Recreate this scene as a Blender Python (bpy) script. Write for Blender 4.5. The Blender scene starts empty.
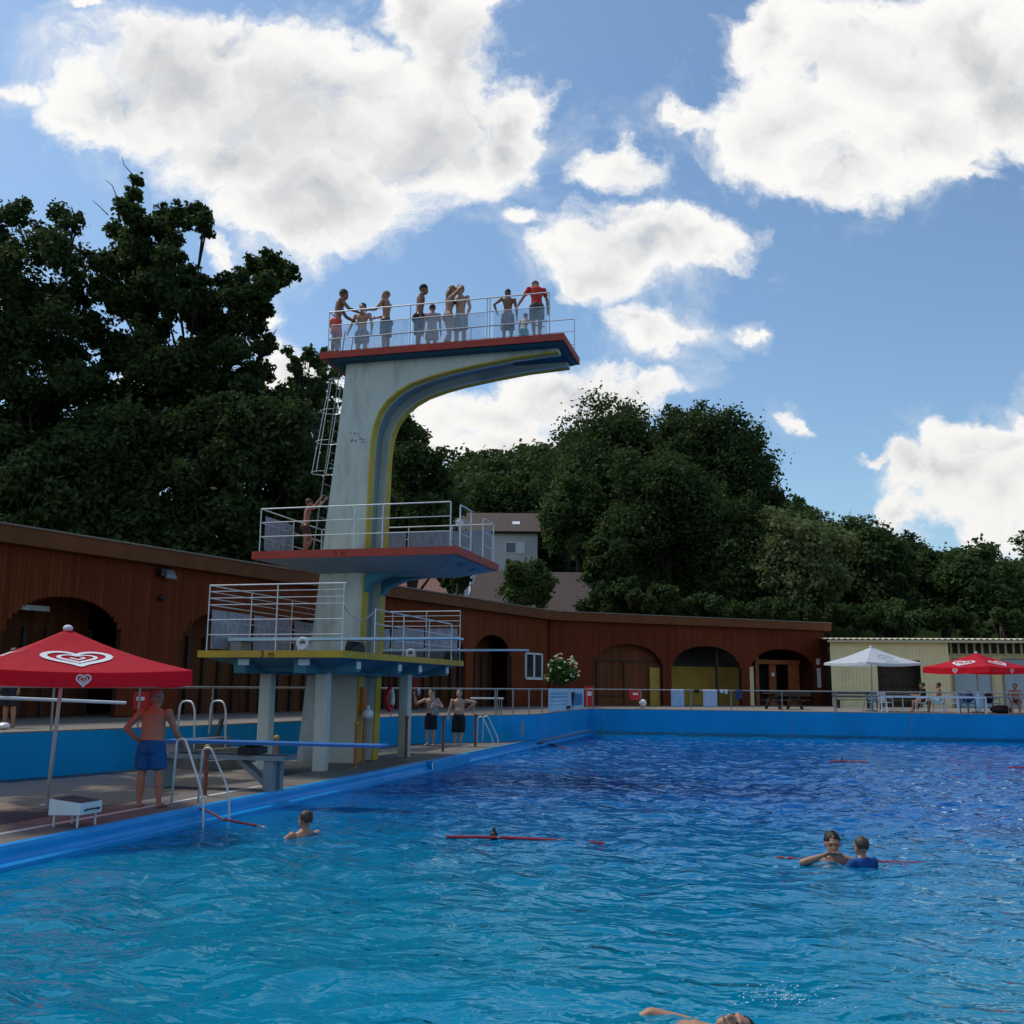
import bpy, math, random
import numpy as np
from mathutils import Vector, Matrix, geometry
random.seed(7); RNG = np.random.default_rng(11)
SC = bpy.context.scene; COL = SC.collection
R = math.radians; PI = math.pi
# ------------------------------------------------------------------ camera geometry
FPX = 1025.0; EYE = 1.78; PITCH = math.atan(175/FPX); ROLL = R(0.5)
cp, sp = math.cos(PITCH), math.sin(PITCH)
def ray(x, y):
    u = (x-512)/FPX; v = (512-y)/FPX
    u, v = u*math.cos(ROLL)-v*math.sin(ROLL), u*math.sin(ROLL)+v*math.cos(ROLL)
    return Vector((u, cp-v*sp, sp+v*cp))
def onz(x, y, z):
    d = ray(x, y); t = (z-EYE)/d.z; return Vector((d.x*t, d.y*t, z))
def aty(x, y, Y):
    d = ray(x, y); t = Y/d.y; return Vector((d.x*t, Y, EYE+d.z*t))
def onplane(x, y, p, n):
    d = ray(x, y); t = (p[0]*n[0]+p[1]*n[1])/(d.x*n[0]+d.y*n[1]); return Vector((d.x*t, d.y*t, EYE+d.z*t))
TA = Vector((.967, -.255, 0)).normalized(); TB = Vector((-TA.y, TA.x, 0)); C0 = Vector((-3.39, 20.6, 0))
TROT = math.atan2(TA.y, TA.x)
def tw(a, b, z=0): return C0+TA*a+TB*b+Vector((0, 0, z))
def tpl(x, y, b):                      # point of the tower's plane b seen there -> (a, z)
    q = onplane(x, y, C0+TB*b, TB); return (q-C0).dot(TA), q.z
# ------------------------------------------------------------------ objects
WM = {}
def Wm(loc=(0, 0, 0), rz=0, rx=0, ry=0):
    return Matrix.Translation(Vector(loc)) @ Matrix.Rotation(rz, 4, 'Z') @ Matrix.Rotation(ry, 4, 'Y') @ Matrix.Rotation(rx, 4, 'X')
def tagit(o, label=None, cat=None, group=None, kind=None):
    if label: o['label'] = label
    if cat: o['category'] = cat
    if group: o['group'] = group
    if kind: o['kind'] = kind
    return o
def thing(name, label, cat, loc=(0, 0, 0), rz=0, group=None, W=None):
    o = bpy.data.objects.new(name, None); COL.objects.link(o); o.empty_display_size = .2
    m = W if W is not None else Wm(loc, rz); o.matrix_world = m; WM[o] = m.copy()
    return tagit(o, label, cat, group)
def place(o, parent, W):
    COL.objects.link(o); WM[o] = W.copy()
    if parent is None: o.matrix_world = W
    else:
        o.parent = parent; o.matrix_local = WM[parent].inverted() @ W
    return o
class MB:
    def __init__(s): s.v = []; s.f = []; s.uv = None
    def add(s, v, f):
        n = len(s.v); s.v += [tuple(x) for x in v]; s.f += [tuple(i+n for i in q) for q in f]; return s
    def box(s, x0, x1, y0, y1, z0, z1):
        return s.add([(x0,y0,z0),(x1,y0,z0),(x1,y1,z0),(x0,y1,z0),(x0,y0,z1),(x1,y0,z1),(x1,y1,z1),(x0,y1,z1)],
                     [(0,3,2,1),(4,5,6,7),(0,1,5,4),(1,2,6,5),(2,3,7,6),(3,0,4,7)])
    def bbox(s, x0, x1, y0, y1, z0, z1, c=.01):          # box with chamfered vertical section, for softer edges
        s.prism([(x0+c,y0),(x1-c,y0),(x1,y0+c),(x1,y1-c),(x1-c,y1),(x0+c,y1),(x0,y1-c),(x0,y0+c)], z0, z1); return s
    def prism(s, poly, z0, z1):
        n = len(poly)
        s.add([(p[0],p[1],z0) for p in poly]+[(p[0],p[1],z1) for p in poly],
              [tuple(range(n-1,-1,-1)), tuple(range(n,2*n))]+[(i,(i+1)%n,(i+1)%n+n,i+n) for i in range(n)]); return s
    def prismy(s, poly, y0, y1):                          # polygon in x,z pushed along y
        n = len(poly)
        s.add([(p[0],y0,p[1]) for p in poly]+[(p[0],y1,p[1]) for p in poly],
              [tuple(range(n)), tuple(range(2*n-1,n-1,-1))]+[((i+1)%n,i,i+n,(i+1)%n+n) for i in range(n)]); return s
    def prismx(s, poly, x0, x1):                          # polygon in y,z pushed along x
        n = len(poly)
        s.add([(x0,p[0],p[1]) for p in poly]+[(x1,p[0],p[1]) for p in poly],
              [tuple(range(n-1,-1,-1)), tuple(range(n,2*n))]+[(i,(i+1)%n,(i+1)%n+n,i+n) for i in range(n)]); return s
    def bar(s, p, q, w, h=None):                          # square bar between two points
        p = Vector(p); q = Vector(q); h = h or w; t = (q-p).normalized()
        up = Vector((0,0,1)) if abs(t.z) < .95 else Vector((1,0,0))
        x = t.cross(up).normalized()*w/2; y = x.cross(t).normalized()*h/2
        v = [p-x-y,p+x-y,p+x+y,p-x+y,q-x-y,q+x-y,q+x+y,q-x+y]
        return s.add(v, [(3,2,1,0),(4,5,6,7),(0,1,5,4),(1,2,6,5),(2,3,7,6),(3,0,4,7)])
    def loft(s, pts, rr, n=8, xdir=None, cap=.6):
        pts = [Vector(p) for p in pts]; m = len(pts); rings = []
        rr = [(r, r) if not isinstance(r, tuple) else r for r in rr]
        prevx = Vector(xdir) if xdir is not None else None
        def frame(t):
            nonlocal prevx
            if prevx is None: prevx = Vector((1,0,0)) if abs(t.x) < .8 else Vector((0,1,0))
            x = (prevx-t*prevx.dot(t))
            if x.length < 1e-4: x = t.orthogonal()
            x.normalize(); prevx = x if xdir is None else Vector(xdir); return x, t.cross(x)
        fr = []
        for i in range(m):
            t = (pts[min(i+1,m-1)]-pts[max(i-1,0)]).normalized(); x, y = frame(t); fr.append((pts[i], t, x, y, rr[i]))
        seq = []
        if cap > 0:
            p,t,x,y,r = fr[0]; rm = min(r)
            seq.append((p-t*rm*cap, x, y, (r[0]*.62, r[1]*.62)))
        for p,t,x,y,r in fr: seq.append((p,x,y,r))
        if cap > 0:
            p,t,x,y,r = fr[-1]; rm = min(r)
            seq.append((p+t*rm*cap, x, y, (r[0]*.62, r[1]*.62)))
        v = []; f = []
        for p,x,y,r in seq:
            for k in range(n):
                a = 2*PI*k/n; v.append(p+x*math.cos(a)*r[0]+y*math.sin(a)*r[1])
        for i in range(len(seq)-1):
            for k in range(n):
                k2 = (k+1)%n; f.append((i*n+k, i*n+k2, (i+1)*n+k2, (i+1)*n+k))
        f.append(tuple(range(n-1,-1,-1))); b = (len(seq)-1)*n; f.append(tuple(range(b,b+n)))
        return s.add(v, f)
    def tube(s, pts, r, n=7): return s.loft(pts, [r]*len(pts), n, cap=0)
    def ell(s, c, r, rot=None, n=12, m=8):
        c = Vector(c); v = []; f = []
        for i in range(1, m):
            th = PI*i/m
            for k in range(n):
                a = 2*PI*k/n; q = Vector((r[0]*math.sin(th)*math.cos(a), r[1]*math.sin(th)*math.sin(a), r[2]*math.cos(th)))
                if rot is not None: q = rot @ q
                v.append(c+q)
        t = Vector((0,0,r[2])); 
        if rot is not None: t = rot @ t
        v.append(c+t); v.append(c-t)
        for i in range(m-2):
            for k in range(n):
                k2 = (k+1)%n; f.append((i*n+k, (i+1)*n+k, (i+1)*n+k2, i*n+k2))
        T, Bt = (m-1)*n, (m-1)*n+1
        for k in range(n):
            k2 = (k+1)%n; f.append((k, k2, T)); f.append(((m-2)*n+k2, (m-2)*n+k, Bt))
        return s.add(v, f)
    def cyl(s, p, q, r, n=12): return s.loft([p, q], [r, r], n, cap=0)
    def bend(s, pts, r, rad=.08, n=7):                    # tube with rounded corners
        pts = [Vector(p) for p in pts]; out = [pts[0]]
        for i in range(1, len(pts)-1):
            a = (pts[i-1]-pts[i]); b = (pts[i+1]-pts[i]); d = min(rad, a.length*.45, b.length*.45)
            a = pts[i]+a.normalized()*d; b = pts[i]+b.normalized()*d
            for t in (0,.33,.67,1): out.append(a*(1-t)**2+pts[i]*2*t*(1-t)+b*t*t)
        out.append(pts[-1]); return s.tube(out, r, n)
    def mesh(s, name, smooth=False):
        me = bpy.data.meshes.new(name); me.from_pydata([tuple(x) for x in s.v], [], s.f)
        me.validate()
        if smooth: me.polygons.foreach_set('use_smooth', [True]*len(me.polygons))
        return me
def part(name, mb, mt, parent=None, W=None, label=None, smooth=False, kind=None, auto=False):
    me = mb.mesh(name, smooth or auto) if isinstance(mb, MB) else mb
    if mt is not None and not me.materials: me.materials.append(mt)
    if auto:
        try: me.set_sharp_from_angle(angle=R(35))
        except Exception: pass
    o = bpy.data.objects.new(name, me)
    if W is None: W = WM[parent] if parent is not None else Matrix()
    place(o, parent, W)
    if label: o['label'] = label
    if kind: o['kind'] = kind
    return o
def solo(name, mb, mt, label, cat, W=None, group=None, **k):
    return tagit(part(name, mb, mt, None, W or Matrix(), **k), label, cat, group)
def struct(name, mb, mt, W=None, smooth=False): return part(name, mb, mt, None, W or Matrix(), kind='structure', smooth=smooth)
def dup(o, W, label=None, group=None):
    def cpy(s, parent, Wn):
        c = s.copy(); place(c, parent, Wn)
        for ch in list(s.children): cpy(ch, c, Wn @ (WM[s].inverted() @ WM[ch]))
        return c
    c = cpy(o, None, W)
    if label: c['label'] = label
    if group: c['group'] = group
    return c
# ------------------------------------------------------------------ materials
def S(c):                               # sRGB 0-255 -> linear
    return tuple((v/255/12.92) if v/255 <= .04045 else ((v/255+.055)/1.055)**2.4 for v in c)
class NT:
    def __init__(s, name):
        s.m = bpy.data.materials.new(name); s.m.use_nodes = True; s.t = s.m.node_tree; s.n = s.t.nodes; s.l = s.t.links; s.n.clear()
    def nd(s, ty, **k):
        n = s.n.new(ty)
        for a, b in k.items(): setattr(n, a, b)
        return n
    def lk(s, a, b): s.l.new(a, b)
    def math(s, op, a, b=None, c=None, clamp=False):
        n = s.nd('ShaderNodeMath', operation=op, use_clamp=clamp)
        for i, x in enumerate((a, b, c)):
            if x is None: continue
            if isinstance(x, (int, float)): n.inputs[i].default_value = x
            else: s.lk(x, n.inputs[i])
        return n.outputs[0]
    def noise(s, vec, scale, detail=4, rough=.55, dist=0):
        n = s.nd('ShaderNodeTexNoise'); n.inputs['Scale'].default_value = scale; n.inputs['Detail'].default_value = detail
        n.inputs['Roughness'].default_value = rough; n.inputs['Distortion'].default_value = dist
        if vec is not None: s.lk(vec, n.inputs['Vector'])
        return n.outputs['Fac']
    def mapr(s, v, a, b, c, d):
        n = s.nd('ShaderNodeMapRange'); s.lk(v, n.inputs[0])
        for i, x in enumerate((a, b, c, d)): n.inputs[i+1].default_value = x
        return n.outputs[0]
    def mix(s, fac, a, b):
        n = s.nd('ShaderNodeMix', data_type='RGBA')
        for sock, x in ((n.inputs[0], fac), (n.inputs[6], a), (n.inputs[7], b)):
            if isinstance(x, (int, float)): sock.default_value = x
            elif isinstance(x, tuple): sock.default_value = (*x[:3], 1)
            else: s.lk(x, sock)
        return n.outputs[2]
    def coord(s, which='Object', scale=(1,1,1), loc=(0,0,0)):
        t = s.nd('ShaderNodeTexCoord'); m = s.nd('ShaderNodeMapping'); m.inputs['Scale'].default_value = scale; m.inputs['Location'].default_value = loc
        s.lk(t.outputs[which], m.inputs[0]); return m.outputs[0]
    def bump(s, h, strength=.3, dist=.01, normal=None):
        b = s.nd('ShaderNodeBump'); b.inputs['Strength'].default_value = strength; b.inputs['Distance'].default_value = dist
        s.lk(h, b.inputs['Height'])
        if normal is not None: s.lk(normal, b.inputs['Normal'])
        return b.outputs[0]
    def pbr(s, col, rough=.6, metal=0, normal=None, spec=.5, trans=0):
        p = s.nd('ShaderNodeBsdfPrincipled')
        for k, x in (('Base Color', col), ('Roughness', rough), ('Metallic', metal), ('Normal', normal), ('Specular IOR Level', spec)):
            if x is None: continue
            if isinstance(x, (int, float)): p.inputs[k].default_value = x
            elif isinstance(x, tuple): p.inputs[k].default_value = (*x[:3], 1)
            else: s.lk(x, p.inputs[k])
        return p.outputs[0]
    def out(s, sh):
        o = s.nd('ShaderNodeOutputMaterial'); s.lk(sh, o.inputs[0]); return s.m
def mul(c, k): return tuple(x*k for x in c)
def mat(name, col, rough=.6, var=.2, scale=2.0, metal=0, bump=.0, bscale=40, spec=.4, dirt=None, dscale=1.2, damt=.5, trans=0):
    n = NT(name); v = n.coord()
    f = n.noise(v, scale, 6, .6)
    c = n.mix(n.mapr(f, .3, .7, 0, 1), mul(col, 1-var), mul(col, 1+var))
    if dirt:
        v2 = n.coord(scale=(1, 1, .25), loc=(3, 7, 1)); g = n.noise(v2, dscale, 8, .65)
        c = n.mix(n.mapr(g, .5, .72, 0, damt), c, dirt)
    nm = n.bump(n.noise(v, bscale, 4), bump, .01) if bump else None
    r = n.mapr(n.noise(v, scale*3, 3), .3, .7, max(.02, rough-.08), min(1, rough+.08))
    sh = n.pbr(c, r, metal, nm, spec)
    if trans:
        tr = n.nd('ShaderNodeBsdfTranslucent'); n.lk(c, tr.inputs[0]) if not isinstance(c, tuple) else None
        mx = n.nd('ShaderNodeMixShader'); mx.inputs[0].default_value = trans; n.lk(sh, mx.inputs[1]); n.lk(tr.outputs[0], mx.inputs[2]); sh = mx.outputs[0]
    return n.out(sh)
M = {}
M['conc_white'] = mat('painted_concrete', (.62,.62,.53), .75, .07, 1.2, bump=.15, bscale=25, dirt=(.17,.18,.16), dscale=1.3, damt=.75)
M['conc_grey'] = mat('grey_paint', (.23,.28,.30), .75, .08, 1.2, bump=.1)
M['yellow'] = mat('yellow_paint', (.60,.39,.03), .6, .12, 2, dirt=(.25,.2,.08), damt=.4)
M['yellow_edge'] = mat('yellow_fascia', (.62,.36,.03), .6, .12, 3, dirt=(.3,.2,.08), damt=.4)
M['red_edge'] = mat('red_fascia', (.50,.06,.035), .65, .15, 3, dirt=(.2,.07,.05), damt=.5)
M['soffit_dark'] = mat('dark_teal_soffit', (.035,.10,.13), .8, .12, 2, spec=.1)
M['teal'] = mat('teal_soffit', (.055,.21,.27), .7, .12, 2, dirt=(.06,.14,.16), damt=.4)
M['steel'] = mat('steel_tube', (.70,.70,.68), .4, .1, 5, metal=.25, dirt=(.3,.27,.24), damt=.3)
M['galv'] = mat('grey_tube', (.30,.29,.27), .5, .15, 5, metal=.3)
M['bluepaint'] = mat('blue_wall_paint', (.003,.31,.66), .6, .08, .8, bump=.08, spec=.15, dirt=(.01,.19,.40), dscale=.7, damt=.45)
M['bluelip'] = mat('blue_gutter_paint', (.005,.33,.74), .4, .12, 1.5, spec=.3)
M['black'] = mat('black_plastic', (.012,.012,.013), .5, .1)
M['white'] = mat('white_plastic', (.74,.75,.76), .4, .04)
M['board_blue'] = mat('springboard_blue', (.03,.15,.42), .45, .1)
M['board_pale'] = mat('springboard_pale', (.55,.75,.82), .45, .08)
M['rust'] = mat('brown_post_paint', (.22,.07,.04), .6, .3, 8)
M['red'] = mat('red_enamel', (.55,.015,.02), .4, .1)
M['copper'] = mat('orange_paint', (.50,.13,.03), .5, .2)
M['tiles'] = None
M['roofmetal'] = mat('roof_edge_metal', (.22,.17,.13), .5, .15)
M['wood_dark'] = mat('dark_wood', (.05,.03,.02), .7, .3, 6)
M['wood_bench'] = mat('weathered_wood', (.14,.09,.06), .7, .3, 6)
M['cream'] = mat('cream_boards', (.86,.71,.39), .7, .08, 2, dirt=(.3,.26,.14), damt=.35)
M['cream_trim'] = mat('cream_trim', (.62,.56,.38), .7, .1)
M['palewood'] = mat('yellow_wall', (.44,.28,.045), .7, .15, 2)
M['housewhite'] = mat('white_render', (.55,.56,.56), .8, .06, .5)
M['glassdark'] = mat('window_glass', (.03,.04,.05), .08, .1, spec=.8)
M['greyblue'] = mat('pale_blue_door', (.42,.52,.60), .6, .06)
M['bark'] = mat('bark', (.045,.034,.025), .9, .3, 6, bump=.5)
M['dull_metal'] = mat('lamp_metal', (.35,.36,.37), .4, .1, metal=.5)
def board_mat(name, col, col2, bw=.14):
    n = NT(name); t = n.nd('ShaderNodeTexCoord'); sx = n.nd('ShaderNodeSeparateXYZ'); n.lk(t.outputs['Object'], sx.inputs[0])
    idx = n.math('FLOOR', n.math('DIVIDE', sx.outputs[0], bw)); wn = n.nd('ShaderNodeTexWhiteNoise', noise_dimensions='1D'); n.lk(idx, wn.inputs['W'])
    g = n.noise(n.coord(scale=(14, 14, .7)), 1.5, 5, .6); big = n.noise(n.coord(), .35, 3)
    c = n.mix(wn.outputs[0], col, col2); c = n.mix(n.mapr(g, .3, .75, 0, .55), c, mul(col, .55)); c = n.mix(n.mapr(big, .4, .7, 0, .4), c, mul(col2, 1.25))
    return n.out(n.pbr(c, .62, 0, n.bump(g, .25, .004), .08))
M['facade'] = board_mat('stained_boards', (.145,.030,.009), (.215,.049,.015))
M['facade_in'] = board_mat('niche_boards', (.12,.040,.017), (.19,.065,.026), .22)
M['facade_red'] = board_mat('red_brown_boards', (.14,.027,.011), (.19,.040,.016))
M['cornice'] = mat('cornice_boards', (.17,.065,.028), .8, .15, 1.5, bump=.1, spec=.1)
def deck_mat():
    n = NT('wet_deck'); v = n.coord(); a = n.noise(v, .55, 7, .62, .3); b = n.noise(v, 4, 5)
    wet = n.mapr(a, .50, .60, 1, 0)
    dry = n.mix(b, (.15,.12,.085), (.24,.195,.14)); w = n.mix(b, (.034,.034,.036), (.062,.060,.058))
    c = n.mix(wet, dry, w); r = n.mapr(wet, 0, 1, .8, .38)
    return n.out(n.pbr(c, r, 0, n.bump(n.noise(v, 60, 3), .35, .006), .35))
M['deck'] = deck_mat()
M['promenade'] = mat('promenade_paving', (.215,.185,.15), .85, .15, .7, bump=.2, dirt=(.15,.13,.11), dscale=.8, damt=.5)
M['edge_conc'] = mat('edge_concrete', (.165,.145,.12), .75, .2, 1.5, bump=.25, dirt=(.09,.085,.08), dscale=1.5, damt=.7)
M['whiteline'] = mat('white_line_paint', (.62,.62,.60), .6, .1, 6, dirt=(.25,.25,.24), dscale=5, damt=.5)
M['grass'] = mat('grass', (.022,.036,.010), 1, .35, .15, spec=0)
def tile_mat(name, c1, c2, rs=.34):
    n = NT(name); t = n.nd('ShaderNodeTexCoord'); sx = n.nd('ShaderNodeSeparateXYZ'); n.lk(t.outputs['Object'], sx.inputs[0])
    fr = n.math('FRACT', n.math('DIVIDE', sx.outputs[1], rs)); row = n.mapr(fr, 0, .22, 0, 1)
    fx = n.math('FRACT', n.math('DIVIDE', sx.outputs[0], .3)); cx = n.mapr(fx, 0, .2, .6, 1)
    f = n.noise(n.coord(), 3, 5); c = n.mix(f, c1, c2); c = n.mix(n.math('MULTIPLY', row, cx), mul(c1, .35), c)
    return n.out(n.pbr(c, .8, 0, None, .2))
M['tiles_brown'] = tile_mat('brown_tiles', (.085,.06,.052), (.14,.10,.085)); M['tiles_red'] = tile_mat('red_tiles', (.19,.085,.06), (.27,.14,.105), .3)
def panel_mat(name, col, amt):
    n = NT(name); v = n.coord(scale=(3, 3, 1.2)); f = n.noise(v, 2.5, 7, .7, .5)
    d = n.pbr(col, .4, 0, None, .5); t = n.nd('ShaderNodeBsdfTransparent'); t.inputs[0].default_value = (.93,.95,.97,1)
    m = n.nd('ShaderNodeMixShader'); n.lk(n.mapr(f, .35, .7, amt*.55, min(1, amt*1.45)), m.inputs[0]); n.lk(t.outputs[0], m.inputs[1]); n.lk(d, m.inputs[2])
    return n.out(m.outputs[0])
M['plexi'] = panel_mat('scuffed_plexiglass', (.42,.43,.50), .5); M['plexi_clear'] = panel_mat('clear_plexiglass', (.70,.74,.82), .22)
M['plexi_milky'] = panel_mat('milky_plexiglass', (.33,.34,.42), .85)
def leaf_mat(name, c1, c2, tr=.3):
    n = NT(name); g = n.nd('ShaderNodeNewGeometry'); f = n.noise(n.coord(), .5, 3)
    rnd = n.math('ADD', n.math('MULTIPLY', g.outputs['Random Per Island'], .55), n.math('MULTIPLY', f, .55), clamp=True)
    c = n.mix(rnd, c1, c2); p = n.pbr(c, .7, 0, None, .12)
    t = n.nd('ShaderNodeBsdfTranslucent'); n.lk(n.mix(.5, c, (c2[0]*1.3, c2[1]*1.5, c2[2]*.6)), t.inputs[0])
    m = n.nd('ShaderNodeMixShader'); m.inputs[0].default_value = tr; n.lk(p, m.inputs[1]); n.lk(t.outputs[0], m.inputs[2])
    return n.out(m.outputs[0])
M['leaf_dark'] = leaf_mat('dark_leaves', (.022,.040,.014), (.068,.098,.032))
M['leaf_mid'] = leaf_mat('mid_leaves', (.038,.066,.022), (.095,.135,.045))
M['leaf_olive'] = leaf_mat('olive_leaves', (.085,.105,.042), (.19,.215,.09))
M['leaf_conifer'] = leaf_mat('needle_foliage', (.02,.038,.02), (.05,.075,.036))
M['leaf_shrub'] = leaf_mat('shrub_leaves', (.05,.10,.02), (.10,.18,.04))
M['petal'] = mat('oleander_petals', (.72,.68,.42), .6, .1)
# ------------------------------------------------------------------ pool frame
PB = Vector((.257,.966,0)).normalized(); PA = Vector((PB.y,-PB.x,0)); P0 = Vector((-5.66,11.86,0))
def pw(t, s, z=0): return P0+PA*t+PB*s+Vector((0,0,z))
PROT = math.atan2(PA.y, PA.x); PW = Wm(P0, PROT)                # local x = across the pool, y = along it
SK = (Vector((3.55,46.5,0))-P0).dot(PB); TW = 21.0; SN = -8.5; WATER = -.25; PROM = .84
WL = [(-24,-3),(-13.6,13.0),(-9.45,19.4),(-6.7,24.2),(-4.5,29.6),(-3.1,32.8),(-2.3,33.5),(-.42,34.2)]
WL = [Vector((x,y,0)) for x, y in WL]+[pw(.10,25.3),pw(0,SK)]
RIGHT = [pw(TW,SK), pw(TW,SN-8)]; HOLE = WL+RIGHT+[pw(-12,SN-8)]
def tess(loops, z, name, mt, zf=None):
    pts = [[Vector((p[0],p[1],0)) for p in lp] for lp in loops]; flat = [p for lp in pts for p in lp]
    tr = geometry.tessellate_polygon(pts); mb = MB(); mb.v = [(p.x,p.y,z) for p in flat]; fs = []
    for t in tr:
        a,b,c = [flat[i] for i in t]; fs.append(t if (b-a).cross(c-a).z > 0 else (t[0],t[2],t[1]))
    mb.f = fs; return struct(name, mb, mt)
OUT = [(-45,-14),(45,-14),(45,72),(-45,72)]
tess([OUT, [tuple(p) for p in HOLE]], PROM, 'promenade', M['promenade'])
tess([[tuple(pw(0,SK))]+[tuple(pw(0,SN)),tuple(pw(TW,SN)),tuple(pw(TW,SN-8)),tuple(pw(-12,SN-8))]+[tuple(p) for p in WL[:-1]]], 0, 'pool_deck', M['deck'])
# ground with the hill behind: a grid that rises beyond the baths
def terr(x, y):
    h = 0
    if y > 74: h += .30*(min(y,112)-74)
    if y > 112: h += .17*(min(y,260)-112)
    h *= 1 - .30*min(1, max(0, (x-20)/80))
    return PROM-.04+h
mb = MB(); xs = [-1500,-700,-300,-160,-110,-75,-45,-25,-8,8,25,45,75,110,160,300,700,1500]; ys = [-1500,-500,-150,-60,-14,72,76,84,92,100,112,135,165,200,260,400,800,1500]
idx = {}
for j,y in enumerate(ys):
    for i,x in enumerate(xs): idx[i,j] = len(mb.v); mb.v.append((x,y,terr(x,y)))
for j in range(len(ys)-1):
    for i in range(len(xs)-1):
        if ys[j] >= -14 and ys[j+1] <= 72 and xs[i] >= -45 and xs[i+1] <= 45: continue
        mb.f.append((idx[i,j],idx[i+1,j],idx[i+1,j+1],idx[i,j+1]))
struct('ground', mb, M['grass'])
# pool edge: concrete strip, blue gutter, basin
mb = MB().box(-1.15,-.02,SN,25.2,0,.006); struct('pool_edge_strip', mb, M['edge_conc'], PW)
mb = MB().box(-.62,-.53,SN,7.0,.006,.011); struct('deck_line', mb, M['whiteline'], PW)
prof = [(-.03,.004),(.02,.012),(.06,-.005),(.085,-.05),(.085,-.125),(.12,-.17),(.19,-.185),(.215,-.20),(.22,-.5)]
mb = MB()
def extr(mb, prof, s0, s1):
    n = len(prof); b = len(mb.v)
    for s in (s0, s1): mb.v += [(x,s,z) for x,z in prof]
    mb.f += [(b+i,b+i+1,b+n+i+1,b+n+i) for i in range(n-1)]
extr(mb, prof, SN, 14.0); extr(mb, [(-.03,.005),(.2,.012),(.215,-.02),(.22,-.4)], 14.0, 17.0); extr(mb, prof, 17.0, SK)
for s in (14.0,17.0): mb.add([(x,s,z) for x,z in prof]+[(.2,s,.012)], [tuple(range(len(prof)))+(len(prof),)])
struct('pool_gutter', mb, M['bluelip'], PW)
def basin_mat():
    n = NT('basin_paint'); v = n.coord(); f = n.noise(v, .25, 4)
    return n.out(n.pbr(n.mix(n.mapr(f,.35,.65,0,1), (.06,.42,.62), (.10,.52,.72)), .6))
M['basin'] = basin_mat(); mb = MB()
x0,x1,y0,y1 = .22,TW,SN,SK
zs = {-8.5:-1.9, 3:-1.9, 10:-3.8, 30:-3.8, SK:-2.2}; ky = sorted(zs)
for k in range(len(ky)-1):
    a,b = ky[k],ky[k+1]; za,zb = zs[a],zs[b]
    mb.add([(x0,a,za),(x1,a,za),(x1,b,zb),(x0,b,zb)],[(0,1,2,3)])
    mb.add([(x0,a,za),(x0,b,zb),(x0,b,-.3),(x0,a,-.3)],[(0,1,2,3)]); mb.add([(x1,a,za),(x1,b,zb),(x1,b,PROM),(x1,a,PROM)],[(3,2,1,0)])
mb.add([(x0,y1,-2.2),(x1,y1,-2.2),(x1,y1,-.1),(x0,y1,-.1)],[(0,1,2,3)]); mb.add([(x0,y0,-1.9),(x1,y0,-1.9),(x1,y0,0),(x0,y0,0)],[(3,2,1,0)])
mb.box(.215,1.0,SN,SK,-.75,-.5)
struct('pool_basin', mb, M['basin'], PW)
# water
nx = int(TW/.075); ny = int((SK-SN)/.085)
X, Yg = np.meshgrid(np.linspace(.15,TW-.01,nx), np.linspace(SN+.01,SK-.01,ny)); Z = np.zeros_like(X)
r2 = np.random.default_rng(5)
for i in range(110):
    lam = .34*(2.6/.34)**(r2.random()**1.25); th = r2.normal(PI/2, 1.0); sl = .029*(1.0 if lam < 1.1 else .55)
    k = 2*PI/lam; ph = r2.random()*2*PI; q = k*(X*math.cos(th)+Yg*math.sin(th))+ph+.8*np.sin(X*.5+i)+.8*np.cos(Yg*.4+i*2)
    Z += sl/k*(np.sin(q)+.25*np.sin(2*q+1))
amp = .75+.35*np.sin(X*.35+1.3)*np.cos(Yg*.22+.5)
RIPPLES = [(306,836,.7),(833,860,.9),(863,866,.8),(738,1015,.9),(650,1015,.6)]
amp *= np.clip((X+.9)/3.2, .35, 1)
Z = Z*amp*1.0+WATER
for px_,py_,sz in RIPPLES:
    q = onz(px_,py_,WATER)-P0; t_,s_ = q.dot(PA), q.dot(PB); rr = np.hypot(X-t_, Yg-s_); Z += .016*sz*np.sin(rr*2*PI/.34)*np.exp(-rr/.75)*np.clip(rr/.25,0,1)
me = bpy.data.meshes.new('water'); nv = nx*ny; co = np.stack([X,Yg,Z],-1).reshape(-1,3).astype(np.float32)
ii = np.arange((ny-1)*(nx-1)); r_ = ii//(nx-1); c_ = ii%(nx-1); v0 = r_*nx+c_; quads = np.stack([v0,v0+1,v0+nx+1,v0+nx],-1).astype(np.int32)
def npmesh(me, co, quads):
    me.vertices.add(len(co)); me.vertices.foreach_set('co', co.ravel()); k = quads.shape[1]
    me.loops.add(quads.size); me.loops.foreach_set('vertex_index', quads.ravel()); me.polygons.add(len(quads))
    me.polygons.foreach_set('loop_start', np.arange(0,quads.size,k,dtype=np.int32)); me.polygons.foreach_set('loop_total', np.full(len(quads),k,dtype=np.int32)); me.update(calc_edges=True)
npmesh(me, co, quads); me.polygons.foreach_set('use_smooth', np.ones(len(quads),dtype=bool))
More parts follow.
